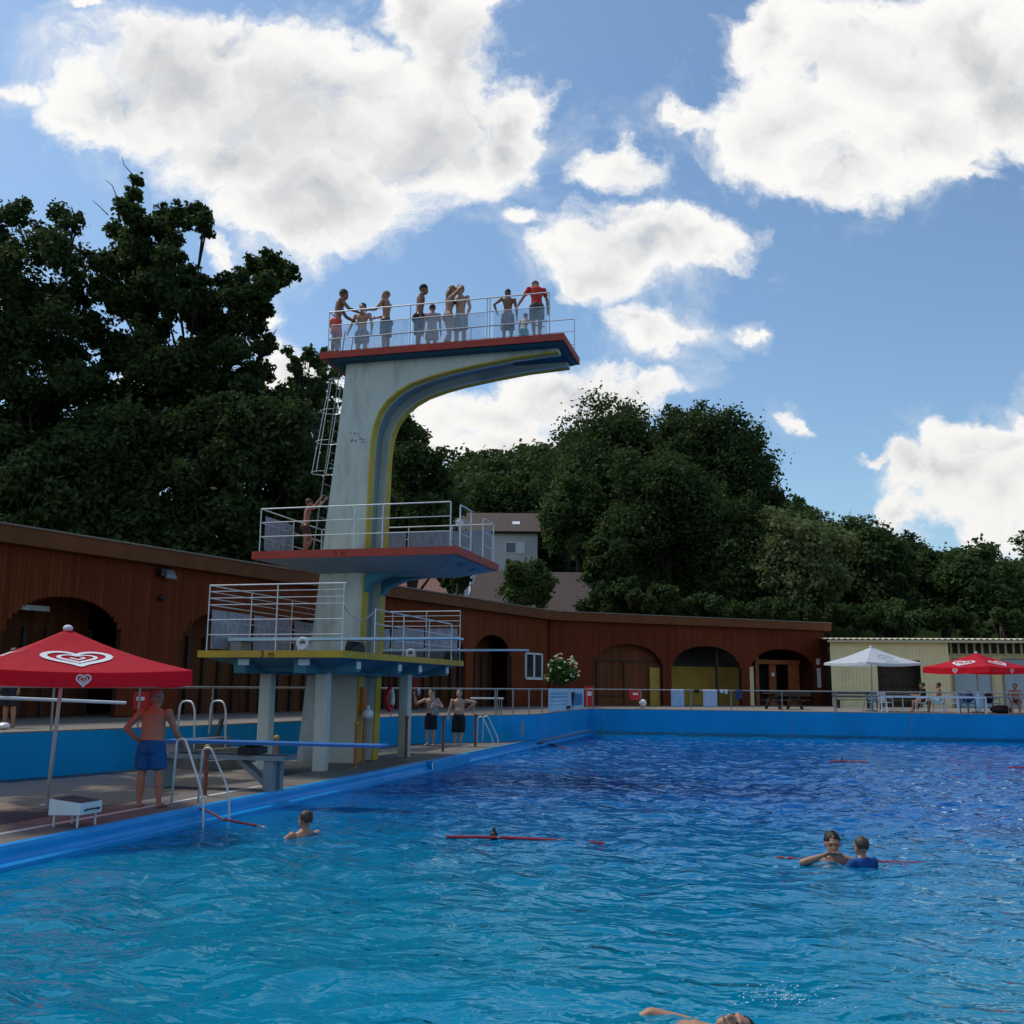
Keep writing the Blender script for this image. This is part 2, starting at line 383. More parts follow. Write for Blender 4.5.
def water_mat():
    n = NT('pool_water'); v = n.coord(); vs = n.coord(scale=(1,1.6,1))
    h = n.math('ADD', n.noise(vs, 1.9, 2, .45, .8), n.math('MULTIPLY', n.noise(vs, 5.5, 2, .45, .5), .16))
    nm = n.bump(h, .7, .09)
    sxyz = n.nd('ShaderNodeSeparateXYZ'); n.lk(v, sxyz.inputs[0])
    deep = n.mapr(n.math('ADD', sxyz.outputs[1], n.math('MULTIPLY', n.noise(v,.18,3), 8)), 3, 13, 0, 1)
    deep = n.math('MULTIPLY', deep, n.mapr(sxyz.outputs[1], 32, 43, 1, .1))
    body = n.mix(deep, (.0005,.285,.45), (.0003,.135,.46))
    d = n.nd('ShaderNodeBsdfDiffuse'); n.lk(body, d.inputs[0])
    t = n.nd('ShaderNodeBsdfTransparent'); n.lk(n.mix(deep, (.10,.62,.80), (.04,.35,.65)), t.inputs[0])
    mb_ = n.nd('ShaderNodeMixShader'); mb_.inputs[0].default_value = .38; n.lk(d.outputs[0], mb_.inputs[1]); n.lk(t.outputs[0], mb_.inputs[2])
    g = n.nd('ShaderNodeBsdfGlossy'); g.inputs['Roughness'].default_value = .02; g.inputs['Color'].default_value = (.76,.95,1,1); n.lk(nm, g.inputs['Normal'])
    fr = n.nd('ShaderNodeFresnel'); fr.inputs['IOR'].default_value = 1.28; n.lk(nm, fr.inputs['Normal'])
    m = n.nd('ShaderNodeMixShader'); n.lk(fr.outputs[0], m.inputs[0]); n.lk(mb_.outputs[0], m.inputs[1]); n.lk(g.outputs[0], m.inputs[2])
    return n.out(m.outputs[0])
M['water'] = water_mat(); part('pool_water', me, M['water'], None, PW, kind='structure')
# retaining wall, all runs
mb = MB()
def strip(mb, pts, z0, z1, th, right=True):
    n = len(pts); off = []
    for i,p in enumerate(pts):
        a = (pts[i]-pts[i-1]).normalized() if i else (pts[1]-pts[0]).normalized(); b = (pts[i+1]-pts[i]).normalized() if i < n-1 else a
        na = Vector((-a.y,a.x,0)); nb = Vector((-b.y,b.x,0)); q = (na+nb).normalized(); off.append(p+q*th/max(.4,q.dot(na)))
    v = [(p.x,p.y,z) for p in pts for z in (z0,z1)]+[(p.x,p.y,z) for p in off for z in (z0,z1)]; f = []
    for i in range(n-1):
        a,b,c,d = 2*i,2*i+1,2*i+2,2*i+3; o = 2*n; f += [(a,c,d,b),(b,d,d+o,b+o),(a+o,b+o,d+o,c+o)]
    f += [(0,1,2*n+1,2*n),(2*n-2,2*n-1,4*n-1,4*n-2)]
    mb.add(v, f)
strip(mb, WL+[pw(TW,SK)], -.6, PROM+.004, .05); rw = solo('retaining_wall', mb, M['bluepaint'], 'bright blue painted low wall around the pool basin, below the promenade', 'wall')
mb = MB(); strip(mb, [p+Vector((0,0,0)) for p in WL+[pw(TW,SK)]], PROM+.004, PROM+.03, .28); part('coping', mb, M['promenade'], rw, Matrix())
mb = MB()
for s0,s1 in ((25.3,SK),): mb.box(.0,.14,s0+.6,s1-.05,-.10,-.03)
part('ledge', mb, M['conc_grey'], rw, PW)
mb = MB().box(.28,.36,0,1,0,1); 
for t_ in (.6,8.6,13.4,19.0): part('joint', MB().box(t_,t_+.018,SK-.012,SK-.003,-.3,PROM), M['conc_grey'], rw, PW)
q = onplane(522,729,pw(0,SK),PA); mb = MB().box(-.01,.03,-.16,.16,-.22,.22); part('wall_light', mb, M['conc_grey'], rw, Wm((q.x,q.y,q.z),PROT))
# ------------------------------------------------------------------ arcaded changing-room building
dA = Vector((.466,.885,0)).normalized(); nA = Vector((dA.y,-dA.x,0)); oA = Vector((-12.8,25.33,0))-nA*.35
dB = Vector((16.5,7.65,0)).normalized(); nB = Vector((dB.y,-dB.x,0)); oB = Vector((2.18,53.75,0))-nB*.35
WA = Wm(oA, math.atan2(dA.y,dA.x)); WB = Wm(oB, math.atan2(dB.y,dB.x))    # local x along wall, +y into the building
bld = thing('arcade_building', 'long low brown timber building with arched openings and heavy cornice, behind the tower', 'building', W=WA)
rb = random.Random(3)
def facade(x0, x1, arches, W, mt, parent):
    mb = MB(); bw = .14; x = x0
    while x < x1-.01:
        xe = min(x+bw, x1); xm = (x+xe)/2; zb = PROM
        for a0,a1,zs_,za in arches:
            if a0 < xm < a1:
                u = (xm-(a0+a1)/2)/((a1-a0)/2); zb = zs_+(za-zs_)*math.sqrt(max(0,1-abs(u)**2.2))-.03
        y = rb.uniform(0,.008); mb.add([(x+.004,y,zb+.05),(xm,y,zb),(xe-.004,y,zb+.05),(xe-.004,y,5.3),(x+.004,y,5.3),(x+.004,.05,zb+.05),(xm,.05,zb),(xe-.004,.05,zb+.05),(xe-.004,.05,5.3),(x+.004,.05,5.3)],
            [(0,1,2,3,4),(9,8,7,6,5),(0,5,6,1),(1,6,7,2),(2,7,8,3),(4,9,5,0)])
        x = xe
    o = part('wall', mb, mt, parent, W)
    mb = MB(); edges = [x0]+[e for a in arches for e in (a[0]-.03,a[1]+.03)]+[x1]
    for i in range(0,len(edges),2): mb.box(edges[i]+.01,edges[i+1]-.01,.055,.30,PROM,5.25)
    for a0,a1,zs_,za in arches: mb.box(a0-.02,a1+.02,.055,.10,za+.12,5.25)
    part('pier', mb, M['wood_dark'], parent, W); return o
ARA = [(-11.3,-7.5,2.9,4.08),(-5.3,-1.5,2.9,4.08),(.6,4.4,2.85,4.08),(6.63,10.4,2.85,4.08),(11.05,14.85,2.9,4.1),(15.5,19.3,2.9,4.1),(20.0,23.8,2.9,4.15),(24.44,28.27,2.9,4.2)]
ARB = [(2.59,7.0,2.75,4.14),(7.58,12.27,2.75,4.15),(12.9,17.67,2.75,4.1)]
LA = (oB-oA).dot(dA)+.15
facade(-14, LA, ARA, WA, M['facade'], bld); facade(.0, 18.45, ARB, WB, M['facade_red'], bld)
def niche(a0, a1, W, dep, mt, parent, back_top=5.2):
    mb = MB().box(a0-.3,a1+.3,dep,dep+.08,PROM,back_top); part('back_wall', mb, mt, parent, W)
for k,(a0,a1,_,_) in enumerate(ARA): niche(a0, a1, WA, 1.3 if k != 2 else 1.8, M['facade_in'], bld)
# doors and posts in the niches of the long wing
mb = MB()
for k,(a0,a1,_,_) in enumerate(ARA):
    n_ = 5
    for i in range(n_+1):
        xx = a0+.1+(a1-a0-.2)*i/n_; mb.box(xx-.045,xx+.045,1.18,1.295,PROM,3.3)
part('door_frames', mb, M['wood_dark'], bld, WA, kind='stuff')
niche(ARB[0][0],ARB[0][1],WB,.5,M['facade_in'],bld)
mb = MB().box(3.05,3.13,.42,.498,PROM,3.2).box(4.75,4.83,.42,.498,PROM,3.2).box(2.6,7,.42,.498,3.2,3.28).box(3.13,4.75,.44,.498,1.35,1.4); part('door_frame', mb, M['wood_dark'], bld, WB)
mb = MB().box(6.35,6.98,.30,.42,PROM,2.9); part('door', mb, M['palewood'], bld, WB, label='mustard yellow door at the right side of the arch')
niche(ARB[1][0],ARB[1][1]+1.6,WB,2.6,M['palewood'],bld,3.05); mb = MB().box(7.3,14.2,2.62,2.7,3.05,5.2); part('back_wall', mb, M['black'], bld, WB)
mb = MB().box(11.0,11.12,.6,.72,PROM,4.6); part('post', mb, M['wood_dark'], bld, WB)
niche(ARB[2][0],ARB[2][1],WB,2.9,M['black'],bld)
mb = MB().box(13.05,13.85,.9,.98,PROM,3.1); part('door', mb, M['cream'], bld, WB, label='pale yellow door with a paper notice')
mb = MB().box(14.0,14.25,.9,1.0,PROM,3.7).box(15.25,15.75,1.2,1.3,PROM,3.3).box(16.6,17.4,1.1,1.2,PROM,3.4).box(14.0,17.4,1.0,1.1,3.25,3.5); part('partition', mb, mat('orange_boards',(.26,.075,.02),.6), bld, WB)
for q4 in ((13.3,13.6,.87,.895,2.2,2.6),(15.4,15.6,1.17,1.195,2.55,2.75)): part('notice', MB().box(*q4), M['white'], bld, WB)
for q4 in ((17.78,18.05,-.02,-.005,3.25,3.6),(17.8,18.08,-.02,-.005,1.9,3.05)): part('notice', MB().box(*q4), M['white'], bld, WB)
# side, back and roof
mb = MB().box(18.37,18.45,.06,8,PROM,5.25); part('wall', mb, M['facade_red'], bld, WB)
kink = oB+nB*.35
def off2(k):      # polyline parallel to both wings at distance k in front (negative: behind)
    a0 = oA+nA*k-dA*14.2; b1 = oB+nB*k+dB*18.75
    p = oA+nA*k; q = oB+nB*k; den = dA.x*dB.y-dA.y*dB.x; t = ((q.x-p.x)*dB.y-(q.y-p.y)*dB.x)/den; m = p+dA*t
    a = m-dA*1.2; b = m+dB*1.2; arc = [a*(1-t)**2+m*2*t*(1-t)+b*t*t for t in (0,.25,.5,.75,1)]
    return [a0]+arc+[b1]
def band(mb, k0, k1, z0, z1):
    P = off2(k0); Q = off2(k1); n = len(P); v = [(p.x,p.y,z) for L in (P,Q) for p in L for z in (z0,z1)]; f = []; o = 2*n
    for i in range(n-1):
        a = 2*i; f += [(a,a+2,a+3,a+1),(a+1,a+3,a+3+o,a+1+o),(a+o+1,a+o+3,a+o+2,a+o),(a+o,a+o+2,a+2,a)]
    f += [(0,1,1+o,o),(2*n-2,2*n-2+o,2*n-1+o,2*n-1)]; mb.add(v, f)
mb = MB(); band(mb,.35,-.3,5.26,5.70); part('cornice', mb, M['cornice'], bld, Matrix())
mb = MB(); band(mb,.39,-8.2,5.703,5.75); part('roof', mb, M['roofmetal'], bld, Matrix())
mb = MB(); band(mb,-8.0,-8.1,PROM,5.70); part('wall', mb, M['facade_red'], bld, Matrix())
def on_wall(x, y, o, d, n, dist=.0):
    q = onplane(x, y, o+n*dist, n); return (q-o).dot(d), q.z
# window on the facade
sx0,z1 = on_wall(525,653,oA,dA,nA); sx1,z0 = on_wall(542,681,oA,dA,nA)
z1 = 3.5; z0 = 2.15; win = MB()
for b in ((sx0,sx1,z1-.09,z1),(sx0,sx1,z0,z0+.13),(sx0,sx0+.12,z0,z1),(sx1-.12,sx1,z0,z1),((sx0+sx1)/2-.07,(sx0+sx1)/2+.07,z0,z1)): win.box(b[0],b[1],-.05,.0,b[2],b[3])
wo = part('window', win, M['white'], bld, WA); mb = MB().box(sx0+.05,sx1-.05,-.02,-.004,z0+.05,z1-.05); part('pane', mb, M['glassdark'], wo, WA)
# floodlight + small camera on the facade, drawn where they hang
fx,fz = on_wall(168,573,oA,dA,nA,.3)
fl = thing('floodlight', 'square grey floodlight fixed high on the brown boards under the cornice', 'lamp', W=WA @ Matrix.Translation((fx,-.02,fz)))
mb = MB().box(-.2,.02,-.22,0,-.1,.12); part('housing', mb, M['black'], fl); mb = MB().add([(.0,-.24,-.12),(.42,-.24,-.12),(.42,-.08,.14),(.0,-.08,.14),(.0,-.2,-.16),(.42,-.2,-.16),(.42,-.04,.10),(.0,-.04,.10)],[(3,2,1,0),(4,5,6,7),(0,1,5,4),(1,2,6,5),(2,3,7,6),(3,0,4,7)]); part('reflector', mb, M['dull_metal'], fl)
fx,fz = on_wall(162,598,oA,dA,nA,.1); mb = MB().ell((0,-.09,0),(.1,.09,.1)).box(-.05,.05,-.05,0,-.05,.05)
solo('wall_lamp', mb, M['black'], 'small round black fitting on the brown boards below the floodlight', 'lamp', W=WA @ Matrix.Translation((fx,0,fz)))
fx,fz = on_wall(25,607,oA,dA,nA,-1.0); mb = MB().box(-.7,.7,.9,1.1,-.08,.06)
solo('strip_light', mb, M['dull_metal'], 'grey strip light inside the leftmost arch above the parasol', 'lamp', W=WA @ Matrix.Translation((fx,0,fz)))
# ------------------------------------------------------------------ cream shed on the right
SY = 60.0; s0 = aty(832,690,SY); shd = thing('shed', 'long cream coloured shed with corrugated roof edge, right of the brown building', 'shed', (s0.x,SY,PROM), R(-6))
WS = WM[shd]; SL = 24.0
mb = MB(); x = 0
while x < 6.5:
    if not (2.45 < x < 5.0): mb.box(x+.004,x+.196,0,.04,0,3.75)
    else: mb.box(x+.004,x+.196,0,.04,2.65,3.75)
    x += .2
part('wall', mb, M['cream'], shd); mb = MB().box(0.01,2.45,.045,.2,0,3.7).box(5.0,6.5,.045,.2,0,3.7).box(2.4,5.1,.9,1,0,3.7); part('backing', mb, M['wood_dark'], shd)
mb = MB().box(-.02,.02,.05,5,0,3.7); part('wall', mb, M['wood_dark'], shd)
mb = MB().box(6.5,SL,1.5,1.6,0,3.1); part('wall', mb, M['cream'], shd); mb = MB().box(6.5,6.56,.05,1.5,0,3.75); part('side_wall', mb, M['cream'], shd)
mb = MB().box(6.6,SL,1.52,1.58,3.1,3.7); part('vent_opening', mb, M['black'], shd); mb = MB(); x = 6.7
while x < SL: mb.box(x,x+.12,1.44,1.515,2.95,3.7); x += .44
mb.box(6.6,SL,1.42,1.5,2.95,3.02); part('vent_slat', mb, M['cream_trim'], shd, kind='stuff')
for k,(a,b) in enumerate(((7.3,9.3),(10.1,12.1),(13.2,15.6),(16.6,18.6),(19.4,21.4))):
    d_ = part('door', MB().box(a,b,1.44,1.495,.02,2.75), M['greyblue'], shd)
    part('frame', MB().box(a-.08,a,1.40,1.496,0,2.83).box(b,b+.08,1.40,1.496,0,2.83).box(a,b,1.40,1.496,2.752,2.83), M['galv'], d_)
mb = MB(); n_ = 300
v = []; f = []
for i in range(n_+1):
    xx = -.3+(SL+.6)*i/n_; zz = 3.83+.035*math.sin(i*PI/2)
    v += [(xx,-.45,zz),(xx,-.45,zz+.03),(xx,6,zz+.35),(xx,6,zz+.32)]
for i in range(n_):
    a = 4*i; f += [(a,a+4,a+5,a+1),(a+1,a+5,a+6,a+2),(a+3,a+7,a+4,a)]
mb.add(v,f); part('roof', mb, M['cream_trim'], shd); mb = MB().box(-.2,SL,-.36,-.30,3.66,3.79); part('fascia', mb, M['cream_trim'], shd)
mb = MB().box(6.6,SL,-.3,1.4,3.70,3.74); part('soffit', mb, mat('soffit_boards',(.25,.20,.12),.8), shd)
# white window block in the opening
mb = MB().box(2.9,5,.5,.6,.9,1.05); part('counter', mb, M['wood_dark'], shd)
# ------------------------------------------------------------------ houses behind
def roofslab(mb, x0, x1, y0, z0, y1, z1, th=.15):
    mb.add([(x0,y0,z0),(x1,y0,z0),(x1,y1,z1),(x0,y1,z1),(x0,y0,z0-th),(x1,y0,z0-th),(x1,y1,z1-th),(x0,y1,z1-th)],[(0,1,2,3),(7,6,5,4),(0,4,5,1),(1,5,6,2),(2,6,7,3),(3,7,4,0)])
def house(name, label, xl, xr, yeave, yridge, Y, run, wallmat, tmat, hip=0, windows=()):
    e0 = aty(xl,yeave,Y); e1 = aty(xr,yeave,Y); rz_ = aty((xl+xr)/2,yridge,Y+run).z; ze = (e0.z+e1.z)/2; L = e1.x-e0.x; base = terr(e0.x,Y)-.5
    h = thing(name, label, 'house', (e0.x,Y,base)); Wh = WM[h]; ze -= base; rz_ -= base
    part('wall', MB().box(.3,L-.3,.5,2*run-.5,0,ze-.12).prismx([(.5,ze-.12),(run,rz_-.2),(2*run-.5,ze-.12)],.35,.5).prismx([(.5,ze-.12),(run,rz_-.2),(2*run-.5,ze-.12)],L-.5,L-.35), wallmat, h)
    # roof: each slope its own mesh so the courses of tiles follow it
    sl = math.hypot(run, rz_-ze); an = math.atan2(rz_-ze, run)
    mb = MB(); mb.add([(0,0,0),(L,0,0),(L-hip,sl,0),(hip,sl,0),(0,0,-.15),(L,0,-.15),(L-hip,sl,-.15),(hip,sl,-.15)],[(0,1,2,3),(7,6,5,4),(0,4,5,1),(1,5,6,2),(2,6,7,3),(3,7,4,0)])
    ro = part('roof', mb, tmat, h, Wh @ Matrix.Translation((0,0,ze)) @ Matrix.Rotation(an,4,'X'))
    mb2 = MB(); mb2.add([(0,0,0),(L,0,0),(L-hip,sl,0),(hip,sl,0)],[(3,2,1,0)]); part('roof', mb2, tmat, h, Wh @ Matrix.Translation((L,2*run,ze)) @ Matrix.Rotation(PI,4,'Z') @ Matrix.Rotation(an,4,'X'))
    if hip:
        part('hip', MB().add([(0,0,ze),(0,2*run,ze),(hip,run,rz_)],[(0,2,1)]), tmat, h); part('hip', MB().add([(L,0,ze),(L,2*run,ze),(L-hip,run,rz_)],[(0,1,2)]), tmat, h)
    for x0,x1,z0,z1 in windows:
        w = part('window', MB().box(x0,x1,.42,.497,z0,z1), M['white'], h); part('pane', MB().box(x0+.12,x1-.12,.40,.418,z0+.12,z1-.12), M['glassdark'], w)
    return h, ro, L, ze, sl
h1, r1_, L1, ze1, sl1 = house('house', 'white rendered house with brown tiled roof on the slope behind the tower', 440, 541, 531, 513, 92, 4.5, M['housewhite'], M['tiles_brown'], 0, [(2,3.4,0,.1)])
for px_ in (513,):
    q = aty(px_-8,541,92); q2 = aty(px_+12,553,92); o_ = WM[h1].translation
    w = part('window', MB().box(q.x-o_.x,q2.x-o_.x,.42,.497,q2.z-o_.z,q.z-o_.z), M['white'], h1); part('pane', MB().box(q.x-o_.x+.1,q.x-o_.x+.95,.40,.418,q2.z-o_.z+.1,q.z-o_.z-.1), M['glassdark'], w)
w = part('skylight', MB().box(L1-2.6,L1-1.9,sl1*.35,sl1*.5,.01,.06), M['white'], h1, WM[r1_])
q = aty(460,523,92)-WM[h1].translation
part('satellite_dish', MB().ell((q.x,.1,q.z),(.4,.08,.4)), M['white'], h1)
house('house', 'low house with red tiled roof seen just left of the tall green shrub', 383, 449, 594, 578, 74, 3.0, M['housewhite'], M['tiles_red'], 1.2)
house('house', 'brown tiled roof with straight ridge partly behind the bright green tree', 462, 600, 612, 572, 76, 4.2, M['housewhite'], M['tiles_brown'], 1.0)
q0 = aty(562,607,75); q1 = aty(575,600,75)
# ------------------------------------------------------------------ diving tower (local x towards the pool, y along it)
tower = thing('diving_tower', 'concrete diving tower with red edged upper platforms and a yellow edged three metre platform', 'diving tower', C0, TROT)
TWM = WM[tower]
curve = [(3.62,9.60),(2.6,9.54),(1.7,9.43),(.9,9.31),(.43,9.21),(-.05,9.07),(-.38,8.90),(-.66,8.68),(-.86,8.40),(-.98,8.08),(-1.04,7.7),(-1.06,7.2),(-1.10,5.0),(-1.13,4.2),(-1.20,0)]
prof_ = [(-2.69,0),(-1.77,9.75),(3.62,9.75)]+curve
def shift(c, d):
    out = []
    for i,(x,z) in enumerate(c):
        a = c[max(i-1,0)]; b = c[min(i+1,len(c)-1)]; t = Vector((b[0]-a[0],b[1]-a[1])).normalized(); out.append((x+t.y*d, z-t.x*d))
    return out
web = [(-2.66,0),(-1.75,9.75),(3.45,9.75)]+[(x,z) for x,z in shift(curve, .20)]
web[3] = (3.45, web[3][1])
B0,B1,B2,B3 = 3.70,4.02,4.80,5.12
col_ = part('column', MB().prismy(web,B1-.01,B2+.01), M['conc_grey'], tower)
part('side_wall', MB().prismy(prof_,B0,B1), M['conc_white'], col_); part('side_wall', MB().prismy(prof_,B2,B3), M['conc_white'], col_)
oc = shift(curve, -.006)
for y0,y1 in ((B0-.004,B1+.004),(B2-.004,B3+.004)):
    mb = MB(); n = len(oc); ic = shift(curve,.03)
    for i in range(n):
        k_ = .60+.40*i/(n-1) if i < n-1 else 1.0; yy0 = y0 if y0 < 4.3 else y1-(y1-y0)*k_; yy1 = y0+(y1-y0)*k_ if y0 < 4.3 else y1
        mb.v += [(oc[i][0],yy0,oc[i][1]),(oc[i][0],yy1,oc[i][1]),(ic[i][0],yy0,ic[i][1]),(ic[i][0],yy1,ic[i][1])]
    for i in range(n-1):
        a = 4*i; mb.f += [(a,a+4,a+5,a+1),(a,a+2,a+6,a+4),(a+1,a+5,a+7,a+3)]
    part('yellow_edging', mb, M['yellow'], col_)
def frust(x0,x1,y0,y1,z1, a0,a1,b0,b1,z0):
    return MB().add([(a0,b0,z0),(a1,b0,z0),(a1,b1,z0),(a0,b1,z0),(x0,y0,z1),(x1,y0,z1),(x1,y1,z1),(x0,y1,z1)],[(0,3,2,1),(4,5,6,7),(0,1,5,4),(1,2,6,5),(2,3,7,6),(3,0,4,7)])
def platform(x0,x1,y0,y1,z,th,edge,label):
    p = part('platform', MB().box(x0+.05,x1-.05,y0+.05,y1-.05,z-th+.01,z-.004), M['edge_conc'], tower, label=label)
    mb = MB().box(x0,x1,y0,y0+.05,z-th,z).box(x0,x1,y1-.05,y1,z-th,z).box(x0,x0+.05,y0+.05,y1-.05,z-th,z).box(x1-.05,x1,y0+.05,y1-.05,z-th,z)
    part('edge_strip', mb, edge, p); return p
p10 = platform(-2.34,3.84,3.33,5.27,9.93,.17,M['red_edge'],'topmost platform with red edge')
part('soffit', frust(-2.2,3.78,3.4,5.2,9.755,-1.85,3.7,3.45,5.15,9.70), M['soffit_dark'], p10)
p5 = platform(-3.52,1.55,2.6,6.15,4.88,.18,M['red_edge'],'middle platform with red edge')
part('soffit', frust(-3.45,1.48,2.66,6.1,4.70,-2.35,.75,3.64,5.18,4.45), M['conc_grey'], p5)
mb = MB()
for y0,y1 in ((B0,B1),(B2,B3)): mb.prismy([(-1.2,3.9),(-.98,4.2),(-.5,4.38),(1.3,4.60),(1.4,4.7),(-1.2,4.7)], y0+.01, y1-.01)
part('bracket', mb, M['teal'], p5)
p3 = platform(-3.2,.05,0,8.05,2.47,.14,M['yellow_edge'],'lowest platform with yellow edge')
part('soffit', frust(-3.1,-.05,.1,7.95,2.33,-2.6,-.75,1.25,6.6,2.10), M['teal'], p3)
for a in (-2.36,-1.0): 
    bm_ = part('beam', MB().box(a-.13,a+.13,.25,7.8,2.02,2.328), M['teal'], p3); part('beam_end', MB().box(a-.13+.1,a+.22,.235,.248,2.18,2.31), M['white'], bm_)
for b in (1.1,3.5,4.9,7.0):
    bm_ = part('beam', MB().box(-2.9,-.08,b-.1,b+.1,2.06,2.327), M['teal'], p3); part('beam_end', MB().box(-.079,-.06,b-.1,b+.1,2.12,2.27), M['white'], bm_)
for a,b in ((-1.0,1.4),(-2.36,1.5),(-.9,6.12),(-2.36,6.12)): part('pillar', MB().bbox(a-.13,a+.13,b-.14,b+.14,0,2.1,.02), M['conc_white'], tower)
def rail(pts, z, hs, posts, r=.02, par=None, name='railing', mt='steel', closed_end=True):
    mb = MB()
    for h in hs: mb.tube([(a,b,z+h) for a,b in pts], r*(.85 if h == max(hs) else .6), 6)
    for a,b in posts: mb.tube([(a,b,z),(a,b,z+max(hs))], r*.75, 6)
    return part(name, mb, M[mt], par)
def panel(p, q, z0, z1, mt, par): 
    p = Vector((*p,0)); q = Vector((*q,0)); mb = MB().bar(p+Vector((0,0,(z0+z1)/2)), q+Vector((0,0,(z0+z1)/2)), .008, z1-z0); part('panel', mb, M[mt], par)
Z = 9.93
rail([(-2.15,3.4),(3.48,3.4)], Z, (.35,.70,1.05), [(-2.15,3.4),(-.0,3.4),(1.95,3.4),(2.02,3.4),(3.48,3.4)], par=p10)
rail([(-2.15,3.4),(-2.15,4.1)], Z, (.35,.70,1.05), [(-2.15,4.1)], par=p10)
rail([(-2.15,5.2),(3.72,5.2)], Z, (.35,.70,1.02), [(-2.15,5.2),(-.2,5.2),(1.0,5.2),(2.4,5.2),(3.72,5.2)], .017, p10)
for a0,a1 in ((-2.1,-.05),(.05,1.9),(2.1,3.42)): panel((a0,3.43),(a1,3.43),Z+.05,Z+.69,'plexi_clear',p10)
Z = 4.88
rail([(-3.38,2.7),(1.36,2.7)], Z, (.36,.70,1.03), [(-3.38,2.7),(-.98,2.7),(-.28,2.7),(1.36,2.7)], par=p5)
rail([(-3.38,2.7),(-3.38,6.05)], Z, (.36,.70,1.03), [(-3.38,4.4),(-3.38,6.05)], par=p5)
rail([(-3.38,6.05),(1.42,6.05)], Z, (.36,.70,1.03), [(-2.2,6.05),(-.9,6.05),(.3,6.05),(1.42,6.05)], par=p5)
rail([(1.42,6.05),(1.42,5.1)], Z, (.36,.70,1.03), [(1.42,5.1)], par=p5)
for a0,a1 in ((-3.3,-2.25),(-2.15,-.95),(-.85,.25),(.35,1.38)): panel((a0,6.0),(a1,6.0),Z+.06,Z+.88,'plexi_milky',p5)
panel((-3.34,2.85),(-3.34,4.3),Z+.06,Z+.88,'plexi',p5)
g_ = MB().bend([(1.46,3.1,Z+.06),(1.46,3.1,Z+1.02),(1.46,3.95,Z+1.02),(1.46,3.95,Z+.06),(1.46,3.1,Z+.06)],.018,.05)
for h in (.36,.7): g_.tube([(1.46,3.1,Z+h),(1.46,3.95,Z+h)],.014,6)
gt = part('gate', g_, M['steel'], p5); 
Z = 2.47
rail([(-3.07,.12),(.02,.12)], Z, (.33,.64,.95,1.09,1.23,1.36), [(-3.07,.12),(-1.5,.12),(-.03,.12)], .018, p3)
rail([(-3.07,.12),(-3.07,7.9)], Z, (.33,.64,.95,1.09,1.23,1.36), [(-3.07,1.9),(-3.07,3.9),(-3.07,5.9),(-3.07,7.9)], .016, p3)
rail([(-3.07,7.9),(-.02,7.9)], Z, (.33,.64,.95,1.09,1.23,1.36), [(-2,7.9),(-1,7.9),(-.02,7.9)], .016, p3)
rail([(0,1.75),(0,7.1)], Z, (.33,.64,.95), [(0,1.75),(0,3.5),(0,5.3),(0,7.1)], .018, p3)
for b0,b1 in ((.2,1.8),(2.0,3.8),(4.0,5.8),(6.0,7.8)): panel((-3.03,b0),(-3.03,b1),Z+.05,Z+.86,'plexi',p3)
for a0,a1 in ((-2.95,-2.05),(-1.95,-1.05),(-.95,-.08)): panel((a0,7.86),(a1,7.86),Z+.05,Z+.88,'plexi_milky',p3)
ch = MB(); pts = [Vector((-.02,.12+1.6*t,Z+.88-.22*math.sin(PI*t))) for t in np.linspace(0,1,12)]; ch.tube(pts,.012,5); part('chain', ch, M['galv'], p3)
# ladder with safety cage between the middle and the top platform
lad = MB(); la = lambda z: -2.72+(z-4.88)*.115
for b in (4.15,4.65): lad.tube([(la(4.88),b,4.88),(la(9.81),b,9.81),(la(10.7),b,10.75)],.016,6)
z = 5.1
while z < 9.8: lad.tube([(la(z),4.15,z),(la(z),4.65,z)],.010,5); z += .28
lp = part('ladder', lad, M['galv'], tower); cg = MB()
hoop = [(-.0,-.25),(-.22,-.28),(-.42,-.16),(-.48,0),(-.42,.16),(-.22,.28),(0,.25)]
for z in (7.1,7.9,8.7,9.5): cg.tube([(la(z)+x*(.75 if z > 9 else 1),4.4+y,z) for x,y in hoop],.010,5)
for x,y in hoop[1:-1:2]: cg.tube([(la(7.1)+x,4.4+y,7.1),(la(9.5)+x*.75,4.4+y,9.5)],.010,5)
part('cage', cg, M['steel'], lp)
st = MB()
for b in (): st.tube([(-3.1,b,2.5),(-2.75,b,4.88),(-2.7,b,5.5)],.022,6)

# springboards at three metres
for b,L0,L1 in ((1.0,-2.95,2.17),(7.45,-2.9,1.98)):
    sb = part('springboard', MB().prismy([(L0,2.70),(L1,2.725),(L1,2.76),(L0,2.77)], b-.25, b+.25), M['board_pale'], tower)
    mb = MB().box(-.22,-.02,b-.3,b+.3,2.47,2.60).cyl((-.12,b-.33,2.62),(-.12,b+.33,2.62),.07,12); part('fulcrum', mb, M['black'], sb)
    mb = MB(); ring = [(-1.15+.11*math.cos(t),b-.36,2.63+.11*math.sin(t)) for t in np.linspace(0,2*PI,17)]; mb.tube(ring,.035,7); mb.box(-1.28,-1.02,b-.33,b-.26,2.47,2.63); part('adjusting_wheel', mb, M['white'], sb)
    part('anchor', MB().box(L0+.05,L0+.3,b-.22,b+.22,2.47,2.69), M['galv'], sb)
def text_mesh(txt, size, ext=.004):
    cu = bpy.data.curves.new('lettering','FONT'); cu.body = txt; cu.size = size; cu.extrude = ext; cu.align_x = 'CENTER'; cu.align_y = 'CENTER'
    o = bpy.data.objects.new('lettering', cu); COL.objects.link(o); dg = bpy.context.evaluated_depsgraph_get(); me = bpy.data.meshes.new_from_object(o.evaluated_get(dg)); bpy.data.objects.remove(o); return me
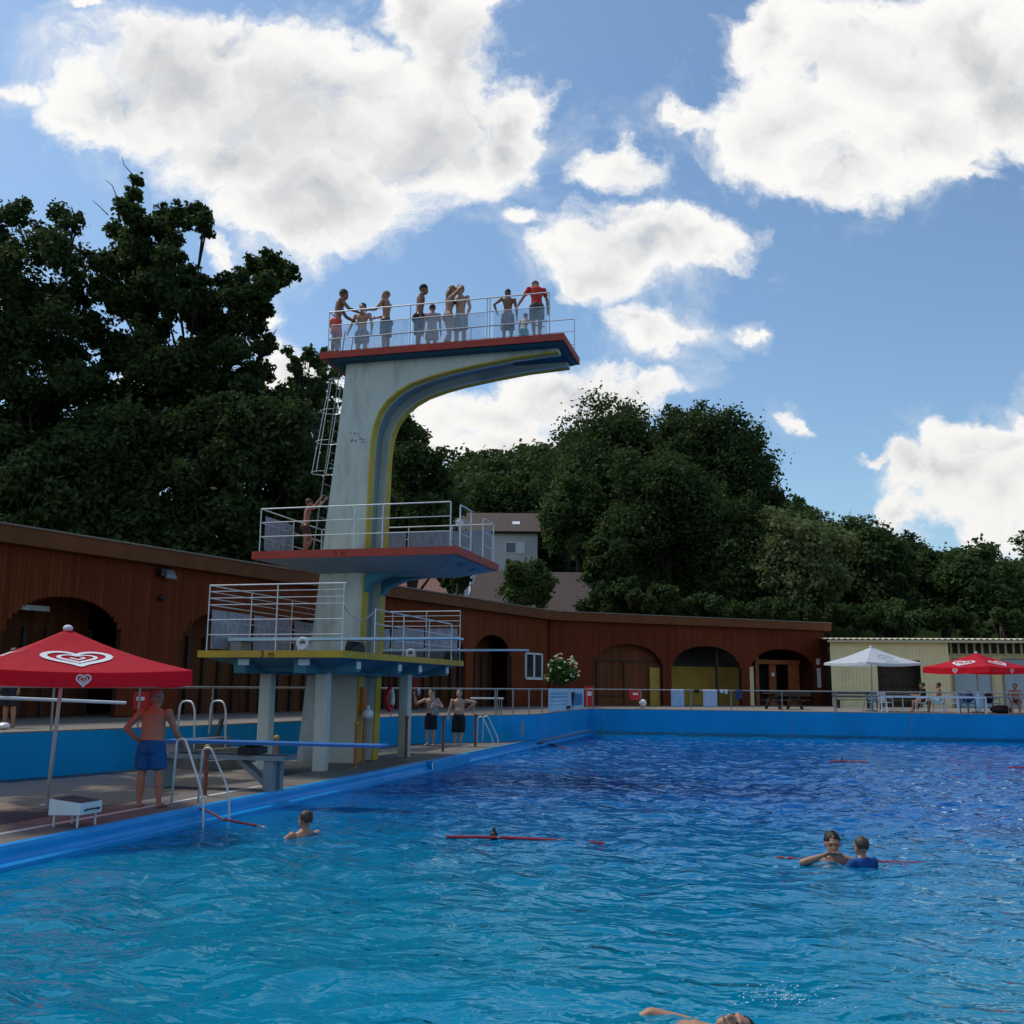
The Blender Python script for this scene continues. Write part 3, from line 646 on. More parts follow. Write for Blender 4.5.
dr = mat('dark_lettering', (.12,.03,.02), .6)
for c_,x_ in (('3',-1.72),('m',-1.52)): part('letter', text_mesh(c_,.19), dr, p3, TWM @ Matrix.Translation((x_,-.006,2.395)) @ Matrix.Rotation(PI/2,4,'X'))
for c_,x_ in (('5',-1.38),('m',-1.19)): part('letter', text_mesh(c_,.18), mat('faded_lettering',(.2,.03,.02),.6), p5, TWM @ Matrix.Translation((x_,2.594,4.785)) @ Matrix.Rotation(PI/2,4,'X'))
rs_ = random.Random(2); sm_ = MB()
for i in range(16):
    a_,z_ = tpl(355+rs_.uniform(-6,7),438+rs_.uniform(-5,5),B0); w_ = rs_.uniform(.02,.07); h_ = rs_.uniform(.01,.035); sk = rs_.uniform(-.05,.08)
    sm_.add([(a_,B0-.003,z_),(a_+w_,B0-.003,z_+sk*.3),(a_+w_+sk,B0-.003,z_+h_),(a_+sk,B0-.003,z_+h_*1.3)],[(0,1,2,3)])
part('smudge', sm_, M['soffit_dark'], col_, kind='stuff')
# lamp and control box on the column
q = TWM.inverted() @ onplane(366,714,C0+TA*(-.98),TA); part('globe_lamp', MB().ell((q.x+.05,q.y,q.z),(.13,.13,.13),n=16,m=12).cyl((q.x+.05,q.y,q.z+.1),(q.x+.05,q.y,q.z+.2),.04), M['white'], tower, smooth=True)
q = TWM.inverted() @ onplane(363.5,700,C0+TA*(-1.12),TA); part('control_box', MB().box(-1.19,-1.08,q.y-.12,q.y+.12,q.z-.3,q.z+.3).cyl((-1.08,q.y,0.0),(-1.08,q.y,q.z),.035,8), M['copper'], tower)
q = TWM.inverted() @ onplane(388,703,C0+TB*5.3,TB)
ring = [(q.x+.0, 5.5+.26*math.cos(t), q.z+.34*math.sin(t)) for t in np.linspace(0,2*PI,21)]
lb = solo('life_ring', MB().tube([(-1.05+.05,5.30+.20*math.cos(t),1.45+.26*math.sin(t)) for t in np.linspace(0,2*PI,21)],.055,8), M['red'], 'red and white life ring hung on the far edge of the tower column', 'life ring', TWM, smooth=True)
part('white_band', MB().tube([(-1.0,5.30+.20*math.cos(t),1.45+.26*math.sin(t)) for t in np.linspace(-.6,1.5,7)],.059,8), M['white'], lb, TWM, smooth=True)
# ------------------------------------------------------------------ one metre springboard on its concrete trestle
s1 = Vector((-6.02,18.6,0)); ob = thing('low_springboard', 'blue low springboard on a grey concrete trestle at the left pool edge', 'springboard', s1, PROT)
part('board', MB().prismy([(.0,.76),(4.05,.77),(4.05,.81),(0,.82)],-.25,.25), M['board_blue'], ob)
tr_ = part('trestle', MB().box(-.4,2.35,-.24,.24,.51,.59).box(1.95,2.13,-.2,-.08,0,.51).box(1.95,2.13,.08,.2,0,.51).bar((1.4,0,.51),(1.95,0,.1),.22,.08).box(-.3,0,-.2,.2,0,.51), M['conc_grey'], ob)
part('fulcrum', MB().box(1.5,1.75,-.3,.3,.60,.72).cyl((1.6,-.32,.70),(1.6,.32,.70),.06), M['black'], ob); part('anchor', MB().box(.05,.3,-.22,.22,.6,.76), M['galv'], ob)
# edge posts
for i,(x,y,h,mt,cap) in enumerate(((-4.91,17.05,.74,'rust','pale wooden ball'),(-4.26,19.15,.80,'copper',''),(-3.38,23.05,.92,'copper',''),(-2.56,25.9,.98,'rust',''),(-1.85,28.94,.92,'rust',''),(-1.05,31.6,.9,'rust',''))):
    lab = ['brown pool edge post with pale ball cap between the ladder rails','orange brown pool edge post in front of the blue springboard trestle','orange pool edge post in front of the yellow edged column','thin brown post beside the right rear tower pillar','brown pool edge post in front of the man in black shorts','brown pool edge post beside the far pool ladder'][i]
    o = thing('edge_post', lab, 'post', (x,y,0), group='posts along the pool edge'); part('post', MB().cyl((0,0,0),(0,0,h),.035,10), M[mt], o)
    part('cap', MB().ell((0,0,h+.03),(.055,.055,.05)), M['palewood'] if i in (0,1,2) else M[mt], o, smooth=True); part('foot', MB().cyl((0,0,0),(0,0,.015),.07,12), M['galv'], o)
# pool ladders with handrails
def pool_ladder(loc, hs, gap, label, rz=PROT):
    o = thing('pool_ladder', label, 'ladder', loc, rz, 'pool ladders')
    for k,(y,h) in enumerate(((0,hs[0]),(gap,hs[1]))):
        part('handrail', MB().bend([(0,y,0),(.03,y,h),(.16,y,h+.03),(.50,y,.22),(.54,y,-.1),(.54,y,-1.0)],.018,.14,8), M['steel'], o, smooth=True)
    for z in (-.35,-.65): part('rung', MB().box(.5,.6,.02,gap-.02,z,z+.03), M['steel'], o)
    return o
pool_ladder((-4.93,15.45,0),(.97,.80),.72,'stainless pool ladder rails gripped by the man in blue shorts')
pool_ladder((-1.02,32.3,0),(.85,.85),.6,'stainless pool ladder at the far end of the deck by the blue wall')
# starting block
o = thing('starting_block', 'white starting block with dark top on four thin legs at the pool edge', 'starting block', None, W=Wm((-5.5,13.45,0), PROT) @ Matrix.Scale(.86,4))
part('box', MB().add([(-.27,-.24,.17),(.27,-.24,.19),(.27,.24,.19),(-.27,.24,.17),(-.27,-.24,.40),(.27,-.24,.35),(.27,.24,.35),(-.27,.24,.40)],[(0,3,2,1),(4,5,6,7),(0,1,5,4),(1,2,6,5),(2,3,7,6),(3,0,4,7)]), M['white'], o)
part('top', MB().add([(-.23,-.21,.402),(.24,-.21,.358),(.24,.21,.358),(-.23,.21,.402),(-.23,-.21,.41),(.24,-.21,.366),(.24,.21,.366),(-.23,.21,.41)],[(0,3,2,1),(4,5,6,7),(0,1,5,4),(1,2,6,5),(2,3,7,6),(3,0,4,7)]), mat('grit_top',(.06,.07,.07),.9,.2,20,bump=.5), o)
for x,y in ((-.2,-.2),(.2,-.2),(.2,.2),(-.2,.2)): part('leg', MB().cyl((x,y,0),(x,y,.19),.016,8), M['steel'], o)
part('grab_bar', MB().bend([(.272,-.15,.24),(.31,-.15,.26),(.31,.15,.26),(.272,.15,.24)],.012,.03), M['black'], o)
# steps up to the promenade with two hoops
q = Vector((-7.0,22.6,0)); wdir = (Vector((-6.7,24.2,0))-Vector((-9.45,19.4,0))).normalized()
o = thing('deck_steps', 'concrete steps with two stainless hoops up to the promenade, behind the man', 'steps', q, math.atan2(wdir.y,wdir.x))
part('steps', MB().box(-.2,1.0,-.95,.0,0,.2).box(-.2,1.0,-.65,.0,.2,.42).box(-.2,1.0,-.35,.0,.42,.63), M['edge_conc'], o)
for x in (-.15,.75): part('handrail', MB().bend([(x,-.45,0.1),(x,-.40,1.25),(x,-.30,1.42),(x,.05,1.42),(x,.08,.7)],.022,.16,8), M['steel'], o, smooth=True)
# ------------------------------------------------------------------ promenade railings
def fence(name, label, pts, posts, hs=(.87,), mt='galv', extra=None):
    o = thing('railing', label, 'railing', (pts[0][0],pts[0][1],PROM), group=None); W = Matrix()
    for h in hs: part('top_rail' if h == max(hs) else 'lower_rail', MB().tube([(p[0],p[1],PROM+h) for p in pts],.026,8), M[mt], o, W)
    for p in posts: part('post', MB().cyl((p[0],p[1],PROM),(p[0],p[1],PROM+max(hs)),.024,8), M[mt], o, W)
    return o
def inset(L, d):                        # move the line back onto the promenade
    out = []
    for i,p in enumerate(L):
        a = (L[i]-L[i-1]).normalized() if i else (L[1]-L[0]).normalized(); b = (L[i+1]-L[i]).normalized() if i < len(L)-1 else a
        q = (Vector((-a.y,a.x,0))+Vector((-b.y,b.x,0))).normalized(); out.append(p+q*d)
    return out
def along(L, step, off=0):
    out = []; rest = off
    for a,b in zip(L[:-1],L[1:]):
        l = (b-a).length
        while rest < l: out.append(a+(b-a)*rest/l); rest += step
        rest -= l
    return out
RA = inset(WL[1:8], .14); fence('railing','long grey tubular railing along the promenade left of and behind the tower',RA,along(RA,2.1,.4))
RBl = inset([WL[7],WL[8],WL[9]], .14)
def onrun(px, py, L): 
    best = None
    for a,b in zip(L[:-1],L[1:]):
        d = (b-a).normalized(); n = Vector((d.y,-d.x,0)); q = onplane(px,py,a,n); s = (Vector((q.x,q.y,0))-a).dot(d)
        if -.01 <= s <= (b-a).length+.01: return Vector((q.x,q.y,0))
        best = best or Vector((q.x,q.y,0))
    return best
fence('railing','grey railing with the blue banner, on the wall near the far pool corner',RBl,[onrun(x,700,RBl) for x in (497,513,529,542)]+[RBl[-1]])
RC = inset([pw(0,SK),pw(TW,SK)], .14); RC[0] = RBl[-1]
fence('railing','grey railing with towels on it, above the far pool wall in front of the arches',[RC[0],onrun(834,700,RC)],[onrun(x,700,RC) for x in (593,641,691,731,782,834)])
f_ = fence('railing','railing with pale lower bar in front of the cream shed and parasols',[onrun(836,700,RC),RC[1]],[onrun(x,700,RC) for x in (836,984,1060)],(.87,.70),'galv')
mb = MB(); a = onrun(881,700,RC); b = onrun(985,700,RC); mb.bar((a.x,a.y-.06,PROM+.68),(b.x,b.y-.06,PROM+.68),.04,.07)
for p in (a,onrun(957,700,RC),b): mb.bar((p.x,p.y-.06,PROM),(p.x,p.y-.06,PROM+.7),.05)
part('white_bar', mb, M['white'], f_, Matrix())
# things on the railing
def hang(name, px0, px1, py0, py1, L, mt, label, cat, group=None, back=.02):
    a = onrun(px0,py0,L); b = onrun(px1,py0,L); z1 = PROM+.87+.03; zb = onplane((px0+px1)/2,py1,a,Vector(((b-a).y,-(b-a).x,0)).normalized()).z; d = (b-a).normalized(); n = Vector((d.y,-d.x,0)); mb = MB(); N = 6; K = 12; prf = []
    for k in range(K+1):
        t = k/K; prf.append((.035+.01*math.sin(t*4), z1-(z1-zb)*t))
    prf = [(-.03,z1-.5*(z1-zb)),(-.032,z1-.03),(0,z1+.004)]+prf; m = len(prf)
    for i in range(N+1):
        for k,(o_,z) in enumerate(prf): p = a+(b-a)*i/N+n*(o_+.012*math.sin(i*2.1+k*.5)); mb.v.append((p.x,p.y,z+.012*math.sin(i*1.9)*(k/m)))
    for i in range(N):
        for k in range(m-1): q = i*m+k; mb.f.append((q,q+1,q+m+1,q+m))
    o = solo(name, mb, mt, label, cat, group=group, smooth=True)
    md = o.modifiers.new('thickness','SOLIDIFY'); md.thickness = .006; return o
hang('towel',671,684,687,707,RC,mat('blue_white_towel',(.50,.56,.64),.9,.12,9),'pale blue striped towel over the far railing, left of the white towel','towel','towels on the railing')
hang('towel',703,717,687,707,RC,mat('white_towel',(.60,.58,.64),.9,.05),'plain white lilac towel over the far railing in front of the yellow wall','towel','towels on the railing')
hang('bag',735,742,689,699,RC,mat('blue_bag',(.05,.06,.14),.8,.4,20),'small dark blue bag hanging on the far railing','bag')
hang('swim_shorts',694,699,688,693,RC,M['black'],'small black swim shorts hanging between the two towels','swimwear')
hang('bikini',720,723.5,688,693,RC,M['white'],'small white bikini piece on the railing nearest the white towel','swimwear','white swimwear on the railing'); hang('bikini',724.5,727.5,688,694,RC,M['white'],'small white bikini piece on the railing nearest the dark blue bag','swimwear','white swimwear on the railing')
# banner on run B
a = onrun(547,698,RBl); b = onrun(582.5,697,RBl); d = (b-a).normalized(); n = Vector((d.y,-d.x,0)); L_ = (b-a).length
WBn = Matrix(((d.x,-n.x,0,a.x+n.x*.05),(d.y,-n.y,0,a.y+n.y*.05),(0,0,1,PROM),(0,0,0,1)))
bn = thing('banner', 'pale blue and white banner with blue pictures tied to the railing below the flowering shrub', 'banner', W=WBn)
part('sheet', MB().box(0,L_,-.008,.0,.04,.90), mat('banner_sheet',(.52,.66,.74),.6,.15,1.5), bn)
mb = MB(); rb = random.Random(4)
for row,(z,h) in enumerate(((.66,.09),(.53,.09),(.40,.05),(.27,.03))):
    x = .25
    while x < L_*.5: w = rb.uniform(.10,.24); mb.box(x,x+w,-.012,-.009,z,z+h); x += w+.07
part('lettering', mb, mat('banner_ink',(.16,.36,.50),.6), bn)
part('picture', MB().prismy([(L_*.62,.2),(L_*.95,.2),(L_*.95,.66),(L_*.9,.74),(L_*.84,.64),(L_*.79,.75),(L_*.73,.66),(L_*.68,.74),(L_*.62,.62)],-.012,-.009), mat('banner_blue',(.05,.22,.38),.6,.4,4), bn); part('emblem', MB().box(L_*.46,L_*.58,-.012,-.009,.08,.22), M['black'], bn)
# flowering oleander in a planter
pc = onz(565,703.5,PROM); pc = Vector((pc.x, pc.y, 0)); d3 = (Vector((pc.x,pc.y,0))-Vector((0,0,0))).normalized(); pc = onrun(565,700,RBl)+Vector((-.05,1.3,0))
# ------------------------------------------------------------------ foliage
def leaves(clumps, n, size, rg, flat=.35):
    """leaf quads spread over clump shells; clumps: array rows x,y,z,r"""
    c = np.array(clumps, dtype=float); k = len(c); sat = np.repeat(c, 4, 0); dd = rg.normal(size=(k*4,3)); dd /= np.linalg.norm(dd,axis=1)[:,None]
    sat[:,:3] += dd*sat[:,3:4]*rg.uniform(.65,1.15,(k*4,1)); sat[:,3] *= rg.uniform(.28,.55,k*4); c = np.concatenate([c, sat]); w = c[:,3]**2; w /= w.sum(); ix = rg.choice(len(c), n, p=w); ce = c[ix,:3]; r = c[ix,3]
    d = rg.normal(size=(n,3)); d /= np.linalg.norm(d,axis=1)[:,None]; u = rg.random(n)**.5*1.12
    lump = 1+.22*np.sin(d[:,0]*5+ix)*np.cos(d[:,2]*6+ix*1.7)+.12*np.sin(d[:,1]*11+ix*2.3)
    p = ce+d*(r*u*lump*1.05)[:,None]*np.array([1,1,.85])
    str_ = rg.random(n) < .14; p = p+rg.normal(size=(n,3))*(r*.26*str_)[:,None]
    nn = d*.55+rg.normal(size=(n,3))*.6+np.array([0,0,.35]); nn /= np.linalg.norm(nn,axis=1)[:,None]
    t = np.cross(nn, rg.normal(size=(n,3))); t /= np.linalg.norm(t,axis=1)[:,None]; b = np.cross(nn,t)
    s = size*rg.uniform(.55,1.35,n)[:,None]
    v = np.stack([p-t*s*.5, p+b*s*.32-nn*s*.06, p+t*s*.5, p-b*s*.32-nn*s*.06],1).reshape(-1,3).astype(np.float32)
    q = np.arange(n*4,dtype=np.int32).reshape(-1,4); return v, q
def crown_mesh(clumps, n, size, seed):
    v,q = leaves(clumps, n, size, np.random.default_rng(seed)); me = bpy.data.meshes.new('crown'); npmesh(me, v, q); return me
def trunk_mb(base, clumps, r, zfork, rg, nl=12, bend=.3):
    mb = MB(); base = Vector(base); top = Vector((base.x+rg.normal()*bend, base.y+rg.normal()*bend, zfork))
    mb.loft([base-Vector((0,0,.3)), base*.5+top*.5+Vector((rg.normal()*bend*.4,rg.normal()*bend*.4,0)), top], [r*1.25, r*.9, r*.75], 8, cap=0)
    ids = rg.choice(len(clumps), min(nl,len(clumps)), replace=False)
    for i in ids:
        c = Vector(clumps[i][:3]); f0 = base.lerp(top, rg.uniform(.7,1.0)); mid = f0.lerp(c,.5)+Vector((rg.normal()*.3,rg.normal()*.3,.25*(c-f0).length*.5))
        mb.loft([f0,mid,c],[r*.34,r*.17,r*.05],6,cap=0)
        for _ in range(2):
            e = c+Vector((rg.normal(),rg.normal(),rg.normal()))*clumps[i][3]*.7; mb.loft([mid.lerp(c,.6),c.lerp(e,.5),e],[r*.14,r*.09,r*.03],5,cap=0)
    return mb
def make_tree(name, label, cat, base, clumps, n, size, mt, seed, r=.3, zf=None, group=None, nl=12):
    """clumps in world coordinates"""
    rg = np.random.default_rng(seed); base = Vector(base); o = thing(name, label, cat, base, group=group)
    loc = [(c[0]-base.x,c[1]-base.y,c[2]-base.z,c[3]) for c in clumps]; zs_ = [c[2] for c in loc]; zf = zf or (min(zs_)+.35*(max(zs_)-min(zs_)))
    part('crown', crown_mesh(loc, n, size, seed), mt, o); part('trunk', trunk_mb((0,0,0), loc, r, zf, rg, nl), M['bark'], o, smooth=True); return o
def ellclumps(c, rad, k, rr, rg, low=-.8, lobes=.2):
    out = []
    while len(out) < k:
        d = rg.normal(size=3); d /= np.linalg.norm(d)
        if d[2] < low: continue
        u = rg.uniform(.35,1)**.6; wob = 1+lobes*math.sin(d[0]*4+c[0])*math.cos(d[2]*5+c[1])
        out.append((c[0]+d[0]*rad[0]*u*wob, c[1]+d[1]*rad[1]*u*wob, c[2]+d[2]*rad[2]*u*wob, rr*rg.uniform(.7,1.3)))
    return out
def tree_px(name, label, x, ytop, ybot, w, Y, n, size, mk, seed, k=45, cl=.24, group=None, cat='tree', dep=.9, lobes=.2):
    rg = np.random.default_rng(seed); ym = (ytop+ybot)/2; c = aty(x,ym,Y); tp = aty(x,ytop,Y); bt = aty(x,ybot,Y); wx = (aty(x+w/2,ym,Y)-aty(x-w/2,ym,Y)).length/2
    rz = (tp.z-bt.z)/2; rr = cl*min(wx,rz)*1.25; cls = ellclumps((c.x,Y,c.z),(wx-rr*.8,(wx-rr*.8)*dep,rz-rr*.7),k,rr,rg,-.8,lobes)
    cls = [q for q in cls if q[2] > terr(q[0],q[1])+.2]
    return make_tree(name,label,cat,(c.x,Y,min(terr(c.x,Y), bt.z)),cls,n,size,M[mk],seed,r=.05*wx+.1,group=group)
def px_clumps(L, Y, dy, rg):
    out = []
    for x,y,r in L:
        Yd = Y+rg.uniform(-dy,dy); p = aty(x,y,Yd); out.append((p.x,p.y,p.z,r*Yd/FPX))
    return out
rg = np.random.default_rng(21)
# the big tree on the left: three crowns
L1 = [(15,215,17),(-10,225,22),(60,212,12),(72,225,14),(0,250,24),(40,248,22),(75,262,22),(-15,290,28),(25,290,28),(65,305,26),(5,335,30),(50,345,28),(95,330,20),(-20,370,34),(30,385,30),(75,385,28),(5,430,34),(50,430,30),(95,430,28),(-20,470,34),(30,475,34),(75,480,30),(10,520,34),(60,525,32),(100,395,22),(-30,240,20),(128,430,24),(118,480,26),(-40,330,30),(-45,420,30),(110,300,10)]
c_ = px_clumps([(x,y,r*.95) for x,y,r in L1]+[(x+rg.uniform(-16,16),y+rg.uniform(-8,20),r*.7) for x,y,r in L1+L1 if y > 235], 46, 3.2, rg); b_ = aty(30,560,46)
make_tree('broadleaf_tree','tall dark tree at the left picture edge behind the brown building','tree',(b_.x,46,terr(b_.x,46)),c_,105000,.26,M['leaf_dark'],31,r=.42,zf=10)
L2 = [(137,180,7),(133,196,10),(128,212,14),(140,224,14),(118,232,12),(135,245,18),(120,262,18),(150,262,14),(163,212,9),(178,210,9),(195,212,11),(203,222,10),(186,224,8),(205,232,7),(150,285,18),(130,300,20),(165,300,16),(150,330,20),(185,300,14),(205,318,14),(222,296,14),(240,280,13),(258,266,11),(272,262,12),(284,270,11),(265,285,13),(246,300,16),(228,322,17),(210,345,18),(190,360,22),(235,350,16),(254,330,12),(262,310,9),(160,370,24),(140,395,26),(180,400,26),(215,385,22),(245,385,20),(262,370,12),(255,410,22),(225,425,26),(190,440,28),(150,435,28),(272,400,12),(280,430,18),(255,450,24),(105,260,10),(100,285,10),(262,349,8),(115,350,18),(165,225,11),(176,220,10),(150,225,10),(170,240,12),(168,258,14),(186,275,14),(172,285,14),(205,300,13),(196,285,10)]
c_ = px_clumps([(x,y,r*.95) for x,y,r in L2]+[(x+rg.uniform(-16,16),y+rg.uniform(-6,20),r*.7) for x,y,r in L2+L2 if y > 235], 47, 2.6, rg); b_ = aty(175,560,47)
make_tree('broadleaf_tree','tall dark tree with a spiky top and a long branch reaching right towards the tower','tree',(b_.x,47,terr(b_.x,47)),c_,120000,.25,M['leaf_dark'],32,r=.45,zf=11,nl=26)
tw_ = MB(); 
for pts in ([(118,200),(112,185),(105,180)],[(133,175),(124,165),(122,155)],[(108,215),(98,205),(92,200)]): 
    P = [aty(x,y,47) for x,y in pts]; tw_.loft(P,[.03,.02,.01],5,cap=0)
q = [o for o in SC.objects if o.type == 'EMPTY' and o.get('label','').startswith('tall dark tree with a spiky')][0]; part('bare_twig', tw_, M['bark'], q, Matrix())
def blob_rows(x0,x1,y0,y1,sx,sy,r): return [(x+rg.uniform(-.4,.4)*sx,y+rg.uniform(-.4,.4)*sy,r*rg.uniform(.8,1.2)) for y in np.arange(y0,y1,sy) for x in np.arange(x0,x1,sx)]
make_tree('broadleaf_tree','dense dark bushy tree directly above the roof left of the tower','tree',(aty(200,540,43).x,43,PROM),px_clumps(blob_rows(105,310,430,575,27,25,24),43,1.5,rg),56000,.27,M['leaf_dark'],33,r=.3,zf=5)
make_tree('broadleaf_tree','dense dark tree low at the left edge over the roof cornice','tree',(aty(40,540,42).x,42,PROM),px_clumps(blob_rows(-60,125,455,570,30,26,26),42,1.5,rg),50000,.27,M['leaf_dark'],34,r=.3,zf=5)
make_tree('broadleaf_tree','dark green tree between the big left tree and the tower column','tree',(aty(315,540,50).x,50,PROM),px_clumps([(255,530,24),(240,555,22),(270,560,22),(300,560,24),(300,385,14),(285,400,14),(315,395,10),(300,415,20),(325,425,20),(290,445,24),(330,450,22),(310,475,28),(345,480,24),(285,500,28),(325,510,28),(350,520,24),(300,535,28),(340,545,26),(365,470,20),(372,510,24),(270,540,26)],50,3,rg),26000,.28,M['leaf_dark'],35,r=.28,zf=6)
make_tree('young_tree','sparse young tree with bright leaves beside the ladder of the tower','tree',(aty(318,540,44).x,44,PROM),px_clumps([(288,350,6),(296,366,8),(303,380,8),(310,352,7),(318,362,9),(326,375,8),(320,388,9),(334,390,8),(312,400,10),(300,398,8),(330,408,10),(306,358,5),(325,352,5),(338,372,6)],44,1.2,rg),3200,.24,M['leaf_mid'],36,r=.09,zf=12,nl=14)
# the tree seen through the arm of the tower
make_tree('broadleaf_tree','dark tree seen just right of the tower column under the top platform','tree',(aty(410,540,58).x,58,PROM),px_clumps([(400,425,14),(392,440,18),(412,438,16),(402,460,20),(425,458,16),(388,480,22),(415,485,22),(437,478,15),(400,510,26),(430,515,22),(450,505,16),(385,540,26),(415,545,26),(445,545,20),(400,412,7)],58,3,rg),24000,.30,M['leaf_dark'],37,r=.28,zf=7)
# hillside wood
gm = [crown_mesh(ellclumps((0,0,6.2),(3.4,3.4,3.9),34,1.35,np.random.default_rng(60+i),-.7,.25), 7500, .52, 70+i) for i in range(5)]
cone = []
rc = np.random.default_rng(9)
for lv in range(11):
    z = 2+lv*1.05; rr = 2.6*(1-lv/11.5)
    for k in range(max(1,int(7*(1-lv/11)))): a = rc.random()*2*PI; cone.append((rr*.6*math.cos(a),rr*.6*math.sin(a),z,rr*.5+.18))
gc = crown_mesh(cone, 6000, .42, 77)
tm = trunk_mb((0,0,0),[(0.5,.4,6,1),(-1,0,7,1),(0,1,8,1),(1.2,-.5,5.5,1)],.28,4.5,rc,4).mesh('trunk',True); tm.materials.append(M['bark'])
def hill_tree(x, ytop, Y, sw, kind, label, group, mk='leaf_dark'):
    p = aty(x,ytop,Y); g = terr(p.x,Y); H = p.z-g; 
    if H < 2: H = 2
    conif = kind == 5; base_h = 13.8 if conif else 12.1; sz = H/base_h; sx = sw*max(sz,.75)
    o = thing('conifer' if conif else 'broadleaf_tree', label, 'tree', W=Wm((p.x,Y,g),random.uniform(0,6.3)) , group=group)
    for nm,me in (('crown', gc if conif else gm[kind]),('trunk', tm)):
        if nm == 'crown':
            key = me.name+mk
            if key not in MESHV: m2 = me.copy(); m2.materials.clear(); m2.materials.append(M[mk]); MESHV[key] = m2
            me = MESHV[key]
        c = bpy.data.objects.new(nm, me); place(c, o, WM[o] @ Matrix.Diagonal((sx,sx,sz,1)))
    return o
MESHV = {}
HG = 'trees of the wooded hillside'
hl = {'leaf_dark':'dark leafy tree in the wood on the hillside behind the baths','leaf_mid':'mid green leafy tree in the wood on the hillside','leaf_conifer':'dark pointed conifer standing in the hillside wood','leaf_olive':'olive green leafy tree in the wood on the hillside'}
skyl = [(-20,430),(380,470),(440,455),(470,440),(500,436),(540,432),(575,428),(610,415),(640,420),(790,490),(820,502),(850,512),(880,520),(910,528),(940,534),(980,542),(1020,545),(1060,540)]
def sky_y(x):
    for (a,b),(c,d) in zip(skyl[:-1],skyl[1:]):
        if a <= x <= c: return b+(d-b)*(x-a)/(c-a)
    return 500
rh = random.Random(8)
for row,(Y,dy) in enumerate(((175,0),(150,10),(128,24),(108,40))):
    x = 375
    while x < 1070:
        if row > 1 and 545 < x < 760: x += 30; continue
        yt = sky_y(x)+dy+rh.uniform(-6,7)+(3 if x < 620 else 0)
        if row == 3 and x < 600: yt = max(yt, 505) 
        kind = rh.randrange(5); mk = rh.choice(['leaf_dark','leaf_dark','leaf_mid']) if x > 640 else 'leaf_dark'
        if x > 780 and row < 2 and rh.random() < .5: kind = 5
        if kind == 5: mk = 'leaf_conifer'
        hill_tree(x, yt, Y+rh.uniform(-5,5), rh.uniform(.85,1.25)*(.8 if kind == 5 else 1.1), kind, hl[mk], HG, mk); x += rh.uniform(15,23)*(1.0+.12*row)
for x,yt,s in ((522,470,.6),(531,452,.5),(447,452,.4),(566,432,.5),(592,436,.5)): pass
# individually visible trees
tree_px('broadleaf_tree','tallest rounded dark tree of the group right of the tower',640,391,570,200,100,70000,.38,'leaf_dark',41,k=90,cl=.2,lobes=.05)
tree_px('broadleaf_tree','dark rounded tree in the middle of the tall group, between its two outer domes',684,397,560,110,97,34000,.38,'leaf_dark',57,k=60,cl=.2,lobes=.05)
tree_px('broadleaf_tree','dark rounded tree on the right shoulder of the tall group',718,403,590,146,96,50000,.38,'leaf_dark',42,k=75,cl=.2,lobes=.05)
tree_px('broadleaf_tree','large dark tree in front of the tall group, reaching down to the brown roof',668,440,625,150,84,62000,.34,'leaf_dark',43,k=90,cl=.2,lobes=.05)
tree_px('broadleaf_tree','mid green tree right of the white house with a round top',575,462,580,76,88,26000,.34,'leaf_mid',44,k=36)
tree_px('broadleaf_tree','dark tree at the right foot of the tall group above the brown roof',745,500,625,95,80,28000,.36,'leaf_dark',45,k=40)
tree_px('broadleaf_tree','lower dark tree between the tiled roof and the tall group',612,520,618,62,80,18000,.33,'leaf_dark',46,k=30)
tree_px('broadleaf_tree','olive green tree with lighter leaves behind the end of the brown building',800,502,632,112,78,34000,.36,'leaf_olive',47,k=48)
tree_px('broadleaf_tree','dark tree behind the cream shed, right of the olive tree',878,520,640,100,84,26000,.38,'leaf_dark',48,k=40)
tree_px('broadleaf_tree','mid green tree rising behind the red parasol and the shed roof',985,545,645,90,80,24000,.36,'leaf_mid',49,k=38)
tree_px('broadleaf_tree','dark tree between the shed roof and the distant ridge at right',940,540,640,80,90,20000,.38,'leaf_dark',50,k=34)
tree_px('broadleaf_tree','dark tree at the right picture edge above the shed',1050,540,645,90,84,18000,.38,'leaf_dark',51,k=30)
tree_px('bush','low mid green bush behind the shed roof below the dark trees',900,598,645,85,72,14000,.3,'leaf_mid',52,k=26,cat='bush')
tree_px('bush','low mid green bush behind the right end of the shed roof',1000,608,645,90,72,14000,.3,'leaf_mid',53,k=26,cat='bush')
tree_px('bush','bright green shrub between the two tiled roofs right of the tower',527,556,612,62,68,16000,.26,'leaf_mid',54,k=30,cat='bush')
tree_px('bush','dark green bush between the red roof and the brown tiled roof',455,566,600,34,70,7000,.26,'leaf_dark',55,k=16,cat='bush')
tree_px('bush','dark bush low behind the middle of the brown roof',640,580,622,80,70,12000,.3,'leaf_dark',56,k=24,cat='bush')
for i,(x,yt,w_) in enumerate(((600,588,60),(655,592,70),(705,590,66),(770,596,70),(825,600,60),(860,604,60),(945,606,62),(1045,604,60))):
    tree_px('bush', ('dark hedge bush low behind the roof under the tall trees, ' if x < 740 else 'dark bush low behind the roof at right, ')+['beside the tiles','left of the middle arch','above the middle arch','above the last arch','above the building corner','just right of the building corner','above the shed roof','at the right picture edge'][i],x,yt,632,w_,71,11000,.27,'leaf_dark',200+i,k=20,cat='bush',group='bushes behind the roofs')
